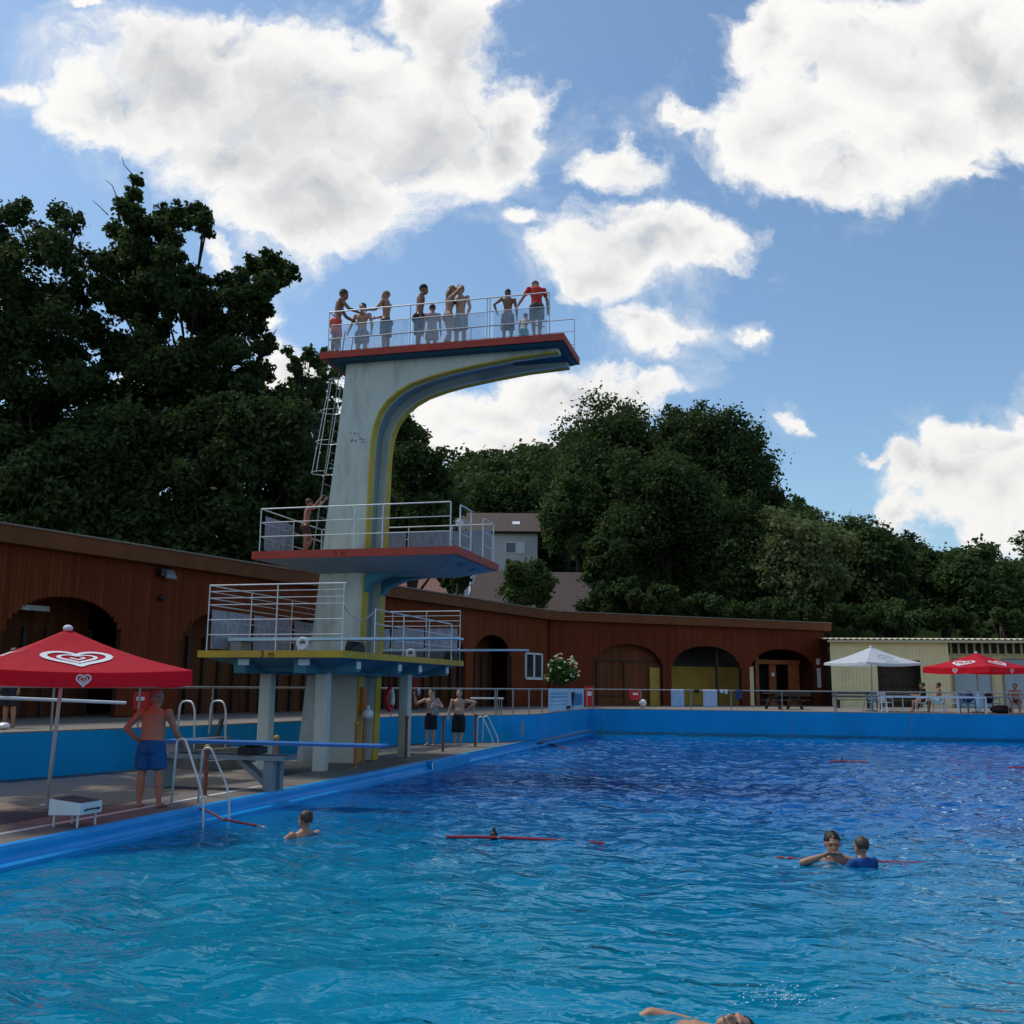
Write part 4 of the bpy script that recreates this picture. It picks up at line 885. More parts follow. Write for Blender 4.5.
# the flowering oleander in its planter
def oleander(loc):
    rg = np.random.default_rng(5); o = thing('oleander', 'round oleander shrub with cream flowers in a dark planter behind the banner', 'shrub', loc)
    part('planter', MB().loft([(0,0,0),(0,0,.75)],[.42,.55],14,cap=0), M['wood_dark'], o)
    cl = ellclumps((0,0,1.5),(.48,.48,.5),22,.2,rg,-.6); part('foliage', crown_mesh(cl, 5200, .15, 6), M['leaf_shrub'], o)
    mb = MB()
    for i in range(34):
        d = rg.normal(size=3); d /= np.linalg.norm(d)
        if d[2] < -.45: d[2] = abs(d[2])
        c = Vector((d[0]*.72,d[1]*.72,1.55+d[2]*.74))
        for k in range(3): mb.ell(c+Vector(rg.normal(size=3)*.035),(.045,.045,.03),n=6,m=4)
    part('blossom', mb, M['petal'], o, smooth=True, kind='stuff'); mb = MB()
    for i in range(7): mb.loft([(rg.normal()*.08,rg.normal()*.08,.6),(rg.normal()*.3,rg.normal()*.3,1.5)],[.03,.015],5,cap=0)
    part('stem', mb, M['bark'], o)
    return o
# ------------------------------------------------------------------ people
SKIN = {'tan': mat('skin_tan',(.43,.21,.125),.5,.08,6,trans=.0), 'light': mat('skin_light',(.52,.31,.21),.5,.08,6), 'dark': mat('skin_brown',(.27,.13,.075),.5,.08,6), 'red': mat('skin_sunburnt',(.40,.16,.10),.5,.1,5)}
HAIR = {'dark': mat('hair_dark',(.014,.010,.008),.6,.2,20), 'brown': mat('hair_brown',(.06,.035,.02),.6,.2,20), 'grey': mat('hair_grey',(.16,.15,.14),.6,.2,20), 'fair': mat('hair_fair',(.22,.15,.08),.6,.2,20)}
CLO = {}
def cloth(c):
    if c not in CLO: CLO[c] = mat('swim_fabric_%d'%len(CLO), c, .8, .12, 8, bump=.1)
    return CLO[c]
EYE_M = mat('eye_dark',(.01,.008,.007),.3); LIP = mat('lip',(.22,.07,.06),.5)
def remesh(mb, vox, name, sm=4):
    me = mb.mesh('tmp'); o = bpy.data.objects.new('tmp', me); COL.objects.link(o)
    r = o.modifiers.new('r','REMESH'); r.mode = 'VOXEL'; r.voxel_size = vox; s = o.modifiers.new('s','SMOOTH'); s.factor = .5; s.iterations = sm
    dg = bpy.context.evaluated_depsgraph_get(); out = bpy.data.meshes.new_from_object(o.evaluated_get(dg)); bpy.data.objects.remove(o); out.name = name
    out.polygons.foreach_set('use_smooth',[True]*len(out.polygons)); return out
def V(*a): return Vector(a)
def rotx(a): return Matrix.Rotation(a,3,'X')
def person(label, loc, rz, H, skin='tan', hair='dark', arms=None, legs=None, lean=0, twist=0, look=(0,0), fat=1.0, short=None, shirt=None, bikini=None, longhair=False, vox=None, pelvis=None, cat='person', group=None, W=None, body_rot=None, armbow=None, female=False, headscale=1.0, grip=.6):
    """local frame: x right, y forward, z up; arms/legs are unit directions per segment"""
    Wp = W if W is not None else Wm(loc, rz); o = thing('person', label, cat, W=Wp, group=group); s = H
    vox = vox or (.012 if H > 1.2 else .010)
    up = rotx(-R(lean)) @ V(0,0,1); pel = (pelvis if pelvis is not None else V(0,0,.53))*1.0; fw = rotx(-R(lean)) @ V(0,1,0); rt = V(1,0,0)
    tR = Matrix.Rotation(R(twist),3,up); rt2 = tR @ rt; fw2 = tR @ fw
    P = lambda d, x=0, y=0: (pel+up*d+rt*x+fw*y)*s
    P2 = lambda d, x=0, y=0: (pel+up*d+rt2*x+fw2*y)*s
    sh = .098 if female else .116; wa = (.060 if female else .070)*fat; bel = .050*fat
    mb = MB()
    tors = [(-.035,.082*(fat**.4),.060),(.0,.086*(fat**.5),.062*fat**.5),(.07,wa,bel),(.13,wa*1.03,bel*1.02),(.20,.088*fat**.4,.058*fat**.3),(.262,.104*fat**.3,.058*fat**.2),(.292,.090,.046),(.312,.052,.040),(.325,.038,.036)]
    tors = [(d,w,dp) for d,w,dp in tors]
    mb.loft([P2(d, 0, (.018*(fat-1) if .05 < d < .2 else 0)) for d,w,dp in tors],[(w*s,dp*s) for d,w,dp in tors],16,xdir=rt2,cap=.5)
    if fat > 1.15: mb.ell(P(.085,0,.022*fat),(.078*s*fat**.5,.058*s*fat**.7,.085*s))
    for k in (-1,1):
        if female: mb.ell(P2(.205,k*.042,.045),(.036*s,.032*s,.034*s))
        else: mb.ell(P2(.225,k*.045,.026),(.045*s,.03*s,.036*s))
        mb.ell(P(-.035,k*.042,-.035),(.046*s,.045*s,.052*s))
    # head
    nk = P2(.305,0,.002); hc = P2(.305)+ (rotx(-R(lean*.35+look[1])) @ V(0,.012,.088))*s
    mb.loft([P2(.28), nk, hc-V(0,0,.03)*s],[.036*s*fat**.2,.033*s*fat**.2,.034*s],10)
    HR = Matrix.Rotation(R(look[0]),3,'Z') @ rotx(-R(lean*.35+look[1])); hs = s*headscale*1.10
    hp = lambda x,y,z: hc+HR @ (V(x,y,z)*hs)
    mb.ell(hp(0,-.004,.012),(.046*hs,.057*hs,.055*hs),HR,16,12); mb.ell(hp(0,.010,-.022),(.037*hs,.043*hs,.043*hs),HR,14,10); mb.ell(hp(0,.036,-.047),(.018*hs,.015*hs,.013*hs),HR,8,6)
    mb.loft([hp(0,.048,.008),hp(0,.059,-.018)],[.006*hs,.0105*hs],8); mb.ell(hp(0,.05,.017),(.032*hs,.008*hs,.006*hs),HR,8,6)
    mb.ell(hp(0,.048,-.036),(.016*hs,.009*hs,.007*hs),HR,8,6)
    for k in (-1,1): mb.ell(hp(k*.047,-.004,-.004),(.006*hs,.011*hs,.017*hs),HR,8,6)
    # arms
    arms = arms or {}; wrists = {}
    for k,nm in ((-1,'L'),(1,'R')):
        A_ = arms.get(nm, ((k*.16,.02,-1),(k*.05,.18,-1))); ud = Vector(A_[0]).normalized(); fd = Vector(A_[1]).normalized(); hd = Vector(A_[2]).normalized() if len(A_) > 2 else fd
        S0 = P2(.272,k*sh*fat**.25); E_ = S0+ud*.172*s; W_ = E_+fd*.145*s; f2 = fat**.3
        mb.ell(S0,(.036*s*f2,.036*s*f2,.036*s*f2)); mb.loft([S0,S0.lerp(E_,.4),E_],[.032*s*f2,.029*s*f2,.022*s*f2],10); mb.loft([E_,E_.lerp(W_,.3),W_],[.023*s*f2,.0245*s*f2,.0155*s*f2],10)
        pal = W_+hd*.045*s; side = hd.cross(Vector((k*1.0,.15,0))); 
        if side.length < .2: side = hd.orthogonal()
        side.normalize(); nrm = hd.cross(side).normalized()                         # nrm: palm thickness
        if nrm.dot(Vector((-k,0,-.3))) < 0: nrm = -nrm                               # curls towards the body
        mb.loft([W_,W_+hd*.02*s,W_+hd*.052*s],[(.015*s,.012*s),(.021*s,.0125*s),(.023*s,.011*s)],10,xdir=side)
        for j,(off,ln) in enumerate(((-.0165,.034),(-.0055,.040),(.0055,.037),(.0165,.030))):
            b0 = W_+hd*.052*s+side*off*s; c1 = (hd*(1-grip*.45)+nrm*grip*.55).normalized(); c2 = (hd*(1-grip)+nrm*grip*1.0).normalized(); b1 = b0+c1*ln*.55*s; b2 = b1+c2*ln*.5*s
            mb.loft([b0-hd*.01*s,b0,b1,b2],[.0058*s,.0056*s,.0052*s,.0045*s],6)
        tb = W_+hd*.018*s-side*.018*s; t1 = tb+(hd*.6-side*.75+nrm*.25).normalized()*.024*s; t2 = t1+(hd*.85-side*.2+nrm*.4).normalized()*.02*s
        mb.loft([tb,t1,t2],[.0078*s,.0066*s,.0055*s],6); wrists[nm] = W_
    # legs
    legs = legs or {}; HIP = {}
    for k,nm in ((-1,'L'),(1,'R')):
        L_ = legs.get(nm, ((k*.06,.0,-1),(k*.02,-.04,-1))); td = Vector(L_[0]).normalized(); sd = Vector(L_[1]).normalized()
        h0 = (pel+rt*k*.048-up*.005)*s; K_ = h0+td*.245*s; An = K_+sd*.240*s; f3 = fat**.25; HIP[nm] = (h0,K_,td)
        mb.loft([h0,h0.lerp(K_,.35),K_],[.057*s*f3,.050*s*f3,.033*s*f3],12); mb.loft([K_,K_.lerp(An,.32),An],[.033*s*f3,.034*s*f3,.019*s],12)
        ft = Vector(L_[2]).normalized() if len(L_) > 2 else Vector((k*.18,1,-.0)).normalized()
        fx = ft.cross(V(0,0,1)) ; fx = fx.normalized() if fx.length > .1 else V(1,0,0)
        hl_ = An-ft*.022*s-V(0,0,.018)*s; mb.loft([hl_,An+ft*.03*s-V(0,0,.018)*s,An+ft*.085*s-V(0,0,.026)*s,An+ft*.115*s-V(0,0,.029)*s],[(.018*s,.018*s),(.020*s,.022*s),(.024*s,.013*s),(.018*s,.009*s)],10,xdir=fx)
    if body_rot is not None: pass
    body = remesh(mb, vox, 'body', 4); body.materials.append(SKIN[skin]); part('body', body, None, o)
    # hair
    if hair:
        hm = MB(); hm.ell(hp(0,-.010,.024),(.0505*hs,.0555*hs,.053*hs),HR,18,14)
        rr = random.Random(len(label))
        if longhair: hm.loft([hp(0,-.045,.01),hp(0,-.055,-.05),hp(0,-.05,-.12)],[(.04*hs,.02*hs),(.045*hs,.022*hs),(.03*hs,.014*hs)],10,xdir=HR @ V(1,0,0))
        hm.v = [tuple(Vector(v)+Vector((rr.uniform(-1,1),rr.uniform(-1,1),rr.uniform(-1,1)))*.0045*hs) for v in hm.v]
        part('hair', hm, HAIR[hair], o, smooth=True)
    for k in (-1,1): part('eye', MB().ell(hp(k*.018,.0475,.004),(.0075*hs,.004*hs,.0042*hs),HR,8,6), EYE_M, o, smooth=True)
    part('mouth', MB().ell(hp(0,.0545,-.036),(.014*hs,.004*hs,.0035*hs),HR,8,6), LIP, o, smooth=True)
    # clothes
    if short:
        c, ln = short; cm = MB(); g = 1.0
        td_ = [(-.045,.088,.068),(-.01,.090*(fat**.5),.068*fat**.45),(.035,.080*fat**.75,.064*fat**.7)]
        cm.loft([P(d,0,.004) for d,_,_ in td_],[(w*s,dp*s) for _,w,dp in td_],18,xdir=rt,cap=.3)
        for nm in ('L','R'):
            h0,K_,td = HIP[nm]; e = h0+td*.245*s*ln; cm.loft([h0-up*.0*s,h0.lerp(e,.5),e],[.066*s*fat**.3,.067*s*fat**.3,.064*s*fat**.25],14,cap=.15)
        for k in (-1,1): cm.ell(P(-.035,k*.042,-.040),(.056*s,.056*s,.062*s))
        me = remesh(cm, vox*.95, 'swim_shorts', 2); me.materials.append(cloth(c)); part('swim_shorts', me, None, o)
    if bikini:
        cm = MB(); cm.loft([P(d,0,0) for d in (-.05,-.01,.015)],[(.060*s,.066*s),(.092*s,.070*s),(.090*s,.066*s)],18,xdir=rt,cap=.3)
        me = remesh(cm, vox*.9, 'bikini_bottom', 2); me.materials.append(cloth(bikini)); part('bikini_bottom', me, None, o)
        if female:
            cm = MB(); cm.loft([P2(d,0,.006) for d in (.185,.205,.222)],[(.093*s,.062*s)]*3,18,xdir=rt2,cap=.1)
            for k in (-1,1): cm.ell(P2(.205,k*.042,.048),(.039*s,.035*s,.036*s))
            me = remesh(cm, vox*.9, 'bikini_top', 2); me.materials.append(cloth(bikini)); part('bikini_top', me, None, o)
    if shirt:
        cm = MB(); tt = [(.0,.092*fat**.5,.074),(.02,.090*fat**.5,.072),(.07,(wa+.012),(bel+.014)),(.13,(wa+.012),(bel+.014)),(.20,.102,.074),(.262,.114,.070),(.298,.098,.056),(.315,.058,.048)]
        cm.loft([P2(d) for d,_,_ in tt],[(w*s,dp*s) for _,w,dp in tt],18,xdir=rt2,cap=.1)
        for k,nm in ((-1,'L'),(1,'R')):
            A_ = arms.get(nm, ((k*.16,.02,-1),)); ud = Vector(A_[0]).normalized(); S0 = P2(.272,k*sh); cm.ell(S0,(.042*s,.042*s,.042*s)); cm.loft([S0-ud*.01*s,S0+ud*.05*s,S0+ud*.10*s],[.039*s,.037*s,.037*s],12,cap=.1)
        me = remesh(cm, vox*.95, 'shirt', 3); me.materials.append(cloth(shirt)); part('shirt', me, None, o)
    return o
def on10(x, ytop, b, feet=9.93):
    a, zt = tpl(x, ytop, b); return tw(a, b, feet), zt-feet
def rzp(deg): return R(deg)
DOWN = lambda k: ((k*.14,.03,-1),(k*.05,.15,-1))
LAB = 'standing on the top platform'
TOP = 'people on the top platform'
# facing: 0 = away from the camera, 180 = towards it, -90 = right
def p10_(label, x, ytop, b, deg, **k):
    loc, H = on10(x, ytop, b); person(label, loc, R(deg), min(1.9,max(.95,H)), group=TOP, **k)
p10_('boy in bright coral red swim shorts at the left end of the top platform',338,287,3.95,-75,skin='dark',hair='brown',short=((.80,.10,.06),.78),lean=8,look=(0,15),arms={'L':((-.2,.55,-.75),(.1,.9,-.45)),'R':((.2,.6,-.7),(-.2,.95,-.2))},legs={'L':((-.1,.15,-1),(-.02,-.1,-1)),'R':((.1,-.12,-1),(.02,-.1,-1))})
p10_('short dark haired boy behind the panel, second from left on the top platform',363,303.5,4.5,165,skin='light',hair='dark',short=((.25,.26,.30),.7),arms={'L':((-.35,.1,-1),(-.1,.35,-.9)),'R':((.4,.15,-1),(.1,.4,-.8))})
p10_('fair haired boy in dark blue shorts reaching left on the top platform',387,291,3.85,70,skin='tan',hair='fair',short=((.04,.06,.11),.95),look=(15,5),arms={'L':((-.2,.6,-.8),(.1,1,.1)),'R':((.1,.5,-.8),(-.1,1,-.1))})
p10_('slim dark haired teenager in black shorts seen from the side, middle of the top platform',420,284,3.95,-80,skin='dark',hair='dark',short=((.012,.013,.02),.98),lean=4,look=(-10,12),arms={'L':((-.1,-.15,-1),(0,.1,-1)),'R':((.1,-.2,-1),(.02,.15,-1))})
p10_('short person with brown hair behind the panel beside the slim teenager',432.5,304.5,4.5,0,skin='light',hair='brown',short=((.45,.36,.34),.7),shirt=(.5,.40,.37))
p10_('woman in black bikini with both arms raised to her hair on the top platform',449,285,3.9,-60,skin='tan',hair='fair',female=True,longhair=True,bikini=(.012,.012,.014),lean=5,look=(0,10),arms={'L':((-.55,.5,.7),(.75,.3,.5)),'R':((.5,.55,.75),(-.75,.25,.45))},legs={'L':((-.1,.25,-1),(0,-.45,-1)),'R':((.06,-.02,-1),(0,-.05,-1))})
p10_('young man in grey shorts facing the woman with raised arms on the top platform',461,286,4.1,150,skin='light',hair='fair',short=((.30,.31,.34),.8),arms={'L':((-.35,.1,-1),(.15,.3,-1)),'R':((.4,.05,-1),(.1,.25,-1))},look=(-15,5))
p10_('dark haired boy with hand on hip, left of the man in red',508,289,3.75,8,skin='dark',hair='dark',short=((.13,.14,.16),1.15),arms={'L':((-.75,-.1,-.65),(.35,.1,-.9)),'R':((.25,.1,-1),(.1,.3,-1))},look=(0,8))
p10_('child in turquoise shorts crouching behind the boy with long grey shorts',524,311,4.45,-20,skin='light',hair=None if False else 'dark',short=((.03,.42,.38),.8),arms={'L':((-.3,.2,-1),(0,.3,-1)),'R':((.75,.4,-.6),(.8,.5,-.15))},lean=20)
p10_('man in red shirt and grey shorts bending his head over the rail',537,276,3.62,10,skin='tan',hair='brown',short=((.075,.075,.085),.85),shirt=(.62,.035,.02),lean=10,look=(0,38),arms={'L':((-.55,.25,-.85),(-.45,.2,-.75)),'R':((.38,.15,-1),(.12,.25,-1))},legs={'L':((-.02,.05,-1),(.06,-.05,-1)),'R':((.02,.0,-1),(-.06,-.05,-1))})
# lettering band on the red shirt
# man climbing the ladder at the middle platform
a_,z_ = tpl(320,491,4.4); person('sunburnt boy climbing the ladder left of the column on the middle platform', tw(-3.05,4.4,4.95), R(-75+0)+0*TROT, 1.50, skin='red', hair='brown', short=((.10,.03,.03),.5), lean=6, arms={'L':((-.1,.6,.55),(.1,.5,.8)),'R':((.1,.7,.2),(0,.6,.7))}, legs={'L':((-.1,.45,-1),(0,-.45,-1)),'R':((.08,.02,-1),(0,-.05,-1))})
# big man by the pool ladder
person('bare backed heavy man in bright blue swim shorts standing beside the pool ladder', (-5.26,15.42,0), R(-6), 1.69, skin='red', hair='grey', fat=1.5, short=((.004,.085,.27),.80), vox=.0085, lean=3, look=(-5,8), headscale=1.04,
   arms={'L':((-.62,-.25,-.80),(.55,.30,-.60),(.8,.5,-.2)),'R':((.34,.25,-.95),(.22,.62,-.72),(.3,.6,-.75))}, legs={'L':((-.10,.0,-1),(-.02,-.03,-1)),'R':((.14,.02,-1),(.06,-.03,-1))}, grip=.8)
# two men by the far end of the deck
q1 = onz(438.5,743,0); q2 = onz(461.5,746,0)
q1 = Vector((-2.42,31.9,0)); q2 = Vector((-1.55,31.6,0))
m1 = person('bare chested man in dark shorts lifting a bottle, left of the pair by the tower', q1, R(168), 1.70, skin='light', hair='dark', fat=1.12, short=((.012,.014,.03),.95), arms={'L':((-.55,.3,-.6),(.5,.7,.2)),'R':((.6,.3,-.3),(.15,.25,1.0))}, legs={'L':((-.04,.06,-1),(.02,-.04,-1)),'R':((.03,0,-1),(0,-.04,-1))})
m2 = person('bare chested big bellied man in black shorts, right of the pair by the tower', q2, R(178), 1.68, skin='light', hair='grey', fat=1.28, short=((.010,.011,.016),1.1), arms={'L':((-.95,.0,-.12),(.75,.15,-.62)),'R':((.3,.05,-1),(.1,.2,-1))}, legs={'L':((-.02,.05,-1),(.10,-.06,-1)),'R':((.08,-.02,-1),(-.02,-.05,-1))})
part('towel', MB().loft([(.16,.1,1.38),(.2,.16,1.15),(.17,.18,.92)],[(.10,.03),(.13,.03),(.11,.03)],10,cap=.3), mat('patterned_towel',(.30,.30,.32),.9,.8,14), m1, WM[m1] @ Matrix.Translation((-.36,0,0)), label='black and white towel') 
bt = thing('bottle','white and blue bottle held up by the man with the towel','bottle',W=WM[m1] @ Matrix.Translation((.33,.22,1.50)))
part('body', MB().loft([(0,0,0),(0,0,.16),(0,0,.2)],[.04,.04,.018],10,cap=.1), mat('bottle_blue',(.25,.42,.62),.3), bt, smooth=True); part('cap', MB().cyl((0,0,.2),(0,0,.24),.02), M['white'], bt)
# person on the promenade under the parasol edge
person('person in white top and dark shorts behind the promenade railing at left', (-10.55,22.0,PROM), R(160), 1.66, skin='tan', hair='dark', short=((.02,.02,.03),1.0), shirt=(.5,.52,.6))
# swimmers
SW = 'swimmers in the pool'
person('lone swimmer with brown hair near the red rope, back turned, left side of the pool', onz(306,836,WATER)+Vector((0,0,-1.29)), R(35), 1.62, skin='tan', hair='brown', arms={'L':((-.7,.3,-.5),(-.3,.8,-.2)),'R':((.7,.4,-.5),(.3,.9,-.2))}, lean=6, look=(20,-10), vox=.009, group=SW)
person('dark haired man in the pool holding his hands to his mouth', onz(833,860,WATER)+Vector((0,0,-1.43)), R(165), 1.76, skin='tan', hair='dark', vox=.008, arms={'L':((-.50,.80,.02),(.80,-.05,.30),(.7,-.3,.25)),'R':((.50,.80,.02),(-.80,-.05,.30),(-.7,-.3,.25))}, look=(6,5), fat=1.05, group=SW)
person('boy in dark blue shirt in the pool seen from behind, beside the dark haired man', onz(863,866,WATER)+Vector((0,0,-1.13)), R(28), 1.45, skin='tan', hair='brown', shirt=(.004,.06,.24), vox=.009, arms={'L':((-.5,.4,-.8),(-.3,.9,-.2)),'R':((.5,.4,-.8),(.4,.8,-.3))}, group=SW)
# back floater at the bottom edge: lying, head to the right
hd = onz(738,1028,WATER)
Wf = Matrix.Translation((hd.x-.0,hd.y+.04,WATER-.035)) @ Matrix(((0.0,-.22,.975,0),(1,0,0,0),(0,.975,.22,0),(0,0,0,1)))
Wf = Matrix.Translation((hd.x,hd.y,WATER-.01)) @ Matrix(((0,-.2,.98,0),(-1,0,0,0),(0,.98,.2,0),(0,0,0,1)))
person('dark haired swimmer floating on the back at the bottom of the picture', None, 0, 1.66, skin='tan', hair='dark', W=Wf @ Matrix.Translation((0,0,-1.56)), vox=.0075, short=((.02,.05,.10),.5), look=(-25,-8),
   arms={'R':((.12,-.04,-1),(.2,.05,-1)),'L':((-.25,.46,-1),(.0,-.42,-1))}, legs={'L':((-.1,-.1,-1),(0,-.2,-1)),'R':((.1,-.14,-1),(0,-.25,-1))}, group=SW)
# ------------------------------------------------------------------ parasols
def canopy_mb(s, h, N=10, sag=.06):
    mb = MB()
    for k in range(4):
        a = PI/2*k; ca,sa = math.cos(a),math.sin(a); rot = lambda x,y: (x*ca-y*sa, x*sa+y*ca)
        b = len(mb.v)
        for i in range(N+1):
            t = i/N; d = s*t
            for j in range(N+1):
                u = (j/N*2-1)*d; fr = abs(j/N*2-1); z = h*(1-t)-sag*math.sin(PI*t)-.05*t*(1-fr*fr)*t; x,y = rot(u,-d); mb.v.append((x,y,z))
        for i in range(N):
            for j in range(N): q = b+i*(N+1)+j; mb.f.append((q,q+1,q+N+2,q+N+1))
    return mb
def valance_mb(s, hh, N=16):
    mb = MB()
    for k in range(4):
        a = PI/2*k; ca,sa = math.cos(a),math.sin(a); b = len(mb.v)
        for j in range(N+1):
            u = (j/N*2-1)*s; fr = abs(j/N*2-1); z0 = -.05*(1-fr*fr); w = .012*math.sin(j*1.7)
            for z,d in ((z0,0),(z0-hh*.5,w),(z0-hh,.01+w)): x = u; y = -s-.003-d; mb.v.append((x*ca-y*sa, x*sa+y*ca, z))
        for j in range(N):
            q = b+3*j; mb.f += [(q,q+1,q+4,q+3),(q+1,q+2,q+5,q+4)]
    return mb
def ribbon(pts, w, closed=True):
    n = len(pts); mb = MB(); ed = []
    for i in range(n):
        a = Vector(pts[i-1] if (i or closed) else pts[0]); b = Vector(pts[(i+1)%n] if (i < n-1 or closed) else pts[-1]); t = (b-a).normalized(); ww = w[i] if isinstance(w,list) else w
        p = Vector(pts[i]); q = Vector((-t.y,t.x))*ww/2; mb.v += [(*(p+q),0),(*(p-q),0)]
    for i in range(n if closed else n-1): j = (i+1)%n; mb.f.append((2*i,2*i+1,2*j+1,2*j))
    return mb
def heart_logo():
    """double heart swirl: an outer heart outline and a smaller one inside, open at the top"""
    mb = MB()
    def H(t, s, oy=0): return (s*.0625*16*math.sin(t)**3, s*.0625*(13*math.cos(t)-5*math.cos(2*t)-2*math.cos(3*t)-math.cos(4*t))+oy)
    n = 44
    o = [H(2*PI*i/n+.0,1.0) for i in range(n)]; a = ribbon(o,[.15+.10*abs(math.sin(PI*i/n)) for i in range(n)]); mb.add(a.v,a.f)
    i_ = [H(.35+(2*PI-.55)*i/n,.56,-.02) for i in range(n)]; a = ribbon(i_,[.07+.10*abs(math.sin(PI*i/n)) for i in range(n)],False); mb.add(a.v,a.f)
    c = [H(.9+(2*PI-2.2)*i/20,.20,-.0) for i in range(20)]; a = ribbon(c,.09,False); mb.add(a.v,a.f); return mb
def map_logo(mb, cx, d, sx, sy, s, h, sag=.06, val=None, k=0):
    """put a flat drawing on face k: d = distance from apex along the horizontal"""
    out = MB(); out.f = list(mb.f); ca,sa = math.cos(PI/2*k),math.sin(PI/2*k)
    for x,y,_ in mb.v:
        X_ = cx+x*sx
        if val is None:
            D = d-y*sy; t = D/s; fr = min(1,abs(X_)/max(D,.01)); z = h*(1-t)-sag*math.sin(PI*t)-.05*t*(1-fr*fr)*t+.012; Y_ = -D-.006
        else: fr = abs(X_)/s; z = -.05*(1-fr*fr)-val+y*sy; Y_ = -s-.028
        out.v.append((X_*ca-Y_*sa, X_*sa+Y_*ca, z))
    return out
def fabric(name, c, tr=.35):
    return mat(name, c, .75, .05, 3, bump=.1, trans=tr)
M['red_canopy'] = fabric('red_canopy',(.82,.012,.035),.5); M['white_canopy'] = fabric('white_canopy',(.72,.75,.78)); M['printwhite'] = mat('white_print',(.75,.74,.75),.6,.02)
M['printblue'] = mat('blue_print',(.10,.22,.34),.6,.05); M['polewhite'] = mat('pole_paint',(.60,.60,.60),.45,.05)
def parasol(label, foot, top, rz, s, h, hh, mt, logo, pm='polewhite'):
    o = thing('parasol', label, 'parasol', (top.x,top.y,top.z-h), rz, 'parasols'); W = WM[o]; iv = W.inverted(); f0 = iv @ Vector(foot); apex = Vector((0,0,h))
    cn = part('canopy', canopy_mb(s,h), M[mt], o, smooth=False); part('valance', valance_mb(s,hh), M[mt], cn)
    part('pole', MB().cyl(f0,apex*.99,.028,14), M[pm], o, smooth=True); part('base', MB().cyl(f0,f0+Vector((0,0,.05)),.10 if logo == 'main' else .3,16), M['conc_grey'], o)
    part('finial', MB().ell((0,0,h+.01),(.07,.07,.05)), M['printwhite'], o, smooth=True)
    rb_ = MB()
    for k in range(8):
        a = PI/4*k; L = s*(1.41 if k%2 else 1); x,y = math.cos(a)*L*.98, math.sin(a)*L*.98; rb_ = MB().bar((0,0,h-.07),(x,y,-.06 if k%2 else -.11),.02); part('rib', rb_, M['dull_metal'], o)
    st_ = f0.lerp(apex,.72)
    part('hub', MB().cyl(st_,st_+Vector((0,0,.1)),.05), M['dull_metal'], o)
    if logo in ('main','side'):
        for k in (0,3) if logo == 'main' else (0,3):
            part('logo', map_logo(heart_logo(),0,s*.64,s*.30,s*.19,s,h,k=k), M['printwhite'], cn); part('logo', map_logo(heart_logo(),0,0,hh*.44,hh*.42,s,h,val=hh*.48,k=k), M['printwhite'], cn)
    elif logo == 'oval':
        ov = ribbon([(math.cos(t),math.sin(t)) for t in np.linspace(0,2*PI,28)[:-1]],.10)
        for i in range(4): a = ribbon([(-.55+.3*i,-.25),(-.45+.3*i,.25),(-.32+.3*i,-.1),(-.25+.3*i,.2)],.09,False); ov.add(a.v,a.f)
        part('logo', map_logo(ov,0,s*.62,s*.22,s*.16,s,h), M['printblue'], cn)
        bars = MB(); x = -.9
        while x < .9: w = random.uniform(.08,.2); bars.add([(x,-.5,0),(x+w,-.5,0),(x+w,.5,0),(x,.5,0)],[(0,1,2,3)]); x += w+.05
        part('lettering', map_logo(bars,0,s*.90,s*.27,s*.035,s,h), M['printblue'], cn)
    return o
nf = Vector((.54,-.84,0)).normalized(); rr_ = math.atan2(nf.y,nf.x)+PI/2
ap = aty(68,629,14.9); parasol('red parasol with white heart logos on a leaning white pole, on the left deck', (-6.68,15.3,0), ap, rr_, 1.42, .58, .20, 'red_canopy','main')
WY = 47.5
ap = aty(871,647,WY); e_ = aty(871,663,WY); parasol('white square parasol with a blue oval emblem in front of the dark shed opening', (aty(872,700,WY).x,WY,PROM), ap, R(20), 1.50, .72, .10, 'white_canopy','oval','dull_metal')
ap = aty(976,653,46); parasol('red parasol with white heart logos in front of the pale blue shed doors at right', (aty(978,700,46).x,46,PROM), ap, R(45-12), 1.60, .62, .26, 'red_canopy','side','dull_metal')
# long white pole along the fence
a = aty(-30,696.5,19.2); b = aty(126,703,20.6); o = solo('rescue_pole', MB().cyl(a,b,.032,8), M['white'], 'long white pole lying level behind the parasol pole at left', 'pole')
# red box with hose left, red buoy holders
def redbox(label, px, py0, py1, Y, w, name='fire_box', cat='box'):
    a = aty(px,py0,Y); b = aty(px,py1,Y); o = thing(name, label, cat, (a.x,Y,b.z)); h = a.z-b.z
    part('cabinet', MB().bbox(-w/2,w/2,-.15,.15,0,h,.03), M['red'], o); part('plate', MB().box(-w*.25,w*.25,-.156,-.151,h*.5,h*.72), M['white'], o); return o
redbox('red box with rounded look on the promenade behind the left parasol pole',143,692,709,27,.42)
redbox('tall narrow red bin behind the railing right of the banner',589,686,705.5,49.5,.42,'bin','bin')
redbox('red rescue buoy box behind the railing, left of the white ball lamp',635,690,700,49.5,.5)
q = aty(643,703,48.2); o = thing('ball_lamp','white ball beside the railing foot at the left of the towels','lamp',(q.x,q.y,PROM)); part('ball', MB().ell((0,0,q.z-PROM),(.17,.17,.17),n=16,m=12), M['white'], o, smooth=True); part('stand', MB().cyl((0,0,0),(0,0,q.z-PROM),.03), M['red'], o)
